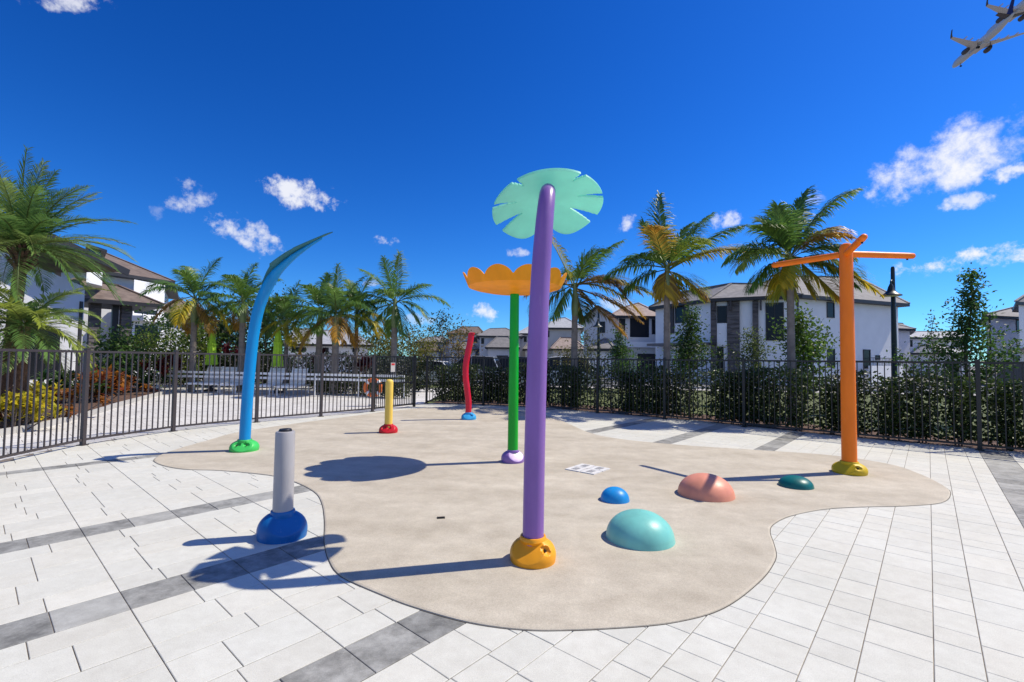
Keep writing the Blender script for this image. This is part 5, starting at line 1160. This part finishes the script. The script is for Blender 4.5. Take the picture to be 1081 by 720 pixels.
# ------------------------------------------------------------------ airliner low over the street, and its ghost double
def airliner(C, k, label):
    hd = V(.15, .988, 0).normalized(); rg_ = V(hd.y, -hd.x, 0); C = Vector(C); pit = -.03
    P = lambda f, r, z: C + hd * f * k + rg_ * r * k + V(0, 0, (z + f * pit) * k)
    t = thing('airliner', tuple(C), label, 'aeroplane', None)
    prof = [(18.6, .05, -.5), (18.2, .6, -.42), (17.2, 1.15, -.25), (15.5, 1.65, -.05), (13, 1.88, 0), (-6, 1.88, 0), (-10, 1.75, .12), (-14, 1.2, .55), (-17.5, .55, .95), (-18.8, .12, 1.1)]
    mb = MB(); n_ = 24; base = []
    for f, r, z in prof:
        for i in range(n_): a = 2 * math.pi * i / n_; base.append(P(f, r * math.cos(a), z + r * math.sin(a) * 1.03))
    mb.add(base, [(i * n_ + j, i * n_ + (j + 1) % n_, (i + 1) * n_ + (j + 1) % n_, (i + 1) * n_ + j) for i in range(len(prof) - 1) for j in range(n_)]); mb.build('fuselage', M['plane'], t, smooth=50)
    def slab_(secs, name, mat, par=t):
        mb = MB(); vs = []
        for (f0, f1, r, z, th) in secs: vs += [P(f0, r, z), P((f0 * .65 + f1 * .35), r, z + th), P(f1, r, z), P((f0 * .65 + f1 * .35), r, z - th * .7)]
        fs = [(i * 4 + j, i * 4 + (j + 1) % 4, (i + 1) * 4 + (j + 1) % 4, (i + 1) * 4 + j) for i in range(len(secs) - 1) for j in range(4)] + [(0, 3, 2, 1), tuple(len(vs) - 4 + j for j in range(4))]
        mb.add(vs, fs); return mb.build(name, M[mat], par, smooth=30)
    for s in (-1, 1):
        w_ = slab_([(5.2, -2.6, 1.2 * s, -1.15, .5), (1.2, -2.9, 5.8 * s, -.75, .34), (-4.2, -5.8, 16.6 * s, .35, .14)], 'wing', 'plane')
        slab_([(-4.2, -5.8, 16.6 * s, .35, .13), (-5.4, -6.6, 17.3 * s, 1.2, .10), (-6.6, -7.5, 17.7 * s, 3.0, .05)], 'winglet', 'plane_dark', w_)
        mb = MB()
        for i in range(3): mb.bar(P(-2.2 - i * 1.1, (4.5 + i * 3.2) * s, -1.0 + i * .25), P(-4.6 - i * 1.0, (4.5 + i * 3.2) * s, -1.15 + i * .25), .35 * k, .45 * k)
        mb.build('flap_fairing', M['plane'], w_)
        mb = MB(); e0 = [(4.3, .85), (4.4, 1.05), (3.7, 1.2), (2.6, 1.18), (1.6, .95), (1.1, .7)]; vs = []
        for f, r in e0:
            for i in range(20): a = 2 * math.pi * i / 20; vs.append(P(f, 4.9 * s + r * math.cos(a), -1.95 + r * math.sin(a)))
        mb.add(vs, [(i * 20 + j, i * 20 + (j + 1) % 20, (i + 1) * 20 + (j + 1) % 20, (i + 1) * 20 + j) for i in range(len(e0) - 1) for j in range(20)] + [tuple(range(20)), tuple(100 + j for j in reversed(range(20)))]); en = mb.build('engine', M['plane_dark'], t, smooth=40)
        mb = MB(); mb.bar(P(3.8, 4.9 * s, -.95), P(.6, 4.9 * s, -.85), .3 * k, .6 * k); mb.build('pylon', M['plane'], en)
        slab_([(-14.2, -17.4, .5 * s, 1.0, .2), (-16.9, -18.7, 6.6 * s, 1.55, .08)], 'stabilizer', 'plane_dark')
        mb = MB(); mb.tube([P(-1.6, 2.7 * s, -1.2), P(-1.6, 2.7 * s, -3.2)], .16 * k, 10); g_ = mb.build('main_gear', M['plane_dark'], t)
        mb = MB()
        for q in (-.35, .35): mb.tube([P(-1.6, 2.7 * s + q - .16, -3.3), P(-1.6, 2.7 * s + q + .16, -3.3)], .56 * k, 18)
        mb.build('wheels', M['tyre'], g_)
    mb = MB(); vs = []
    for (f0, f1, z) in ((-12.2, -17.6, 1.6), (-14.8, -18.0, 4.2), (-17.2, -19.2, 8.4)): vs += [P(f0, 0, z), P((f0 + f1) / 2, .2, z), P(f1, 0, z), P((f0 + f1) / 2, -.2, z)]
    mb.add(vs, [(i * 4 + j, i * 4 + (j + 1) % 4, (i + 1) * 4 + (j + 1) % 4, (i + 1) * 4 + j) for i in range(2) for j in range(4)] + [(8, 9, 10, 11)]); mb.build('tail_fin', M['fin'], t, smooth=30)
    mb = MB(); mb.tube([P(13.2, 0, -1.7), P(13.2, 0, -3.2)], .12 * k, 10); g_ = mb.build('nose_gear', M['plane_dark'], t); mb = MB(); mb.tube([P(13.2, -.3, -3.25), P(13.2, .3, -3.25)], .42 * k, 16); mb.build('wheels', M['tyre'], g_)
    mb = MB(); mb.box(P(1.4, 0, -1.75), (3.0 * k, 8.5 * k, .7 * k), math.atan2(hd.x, hd.y) * -1); mb.build('belly_fairing', M['plane'], t)
pA = D(1036, 45, 230); airliner(pA, 1.0, 'lower and nearer grey airliner at the top right, its landing gear down')
pB = D(1073, 11, 300); airliner(pB, 1.30, 'ghost double of the lower airliner at the top right corner, partly outside the view')  # repeat of the same airliner from a double exposure, built larger and farther
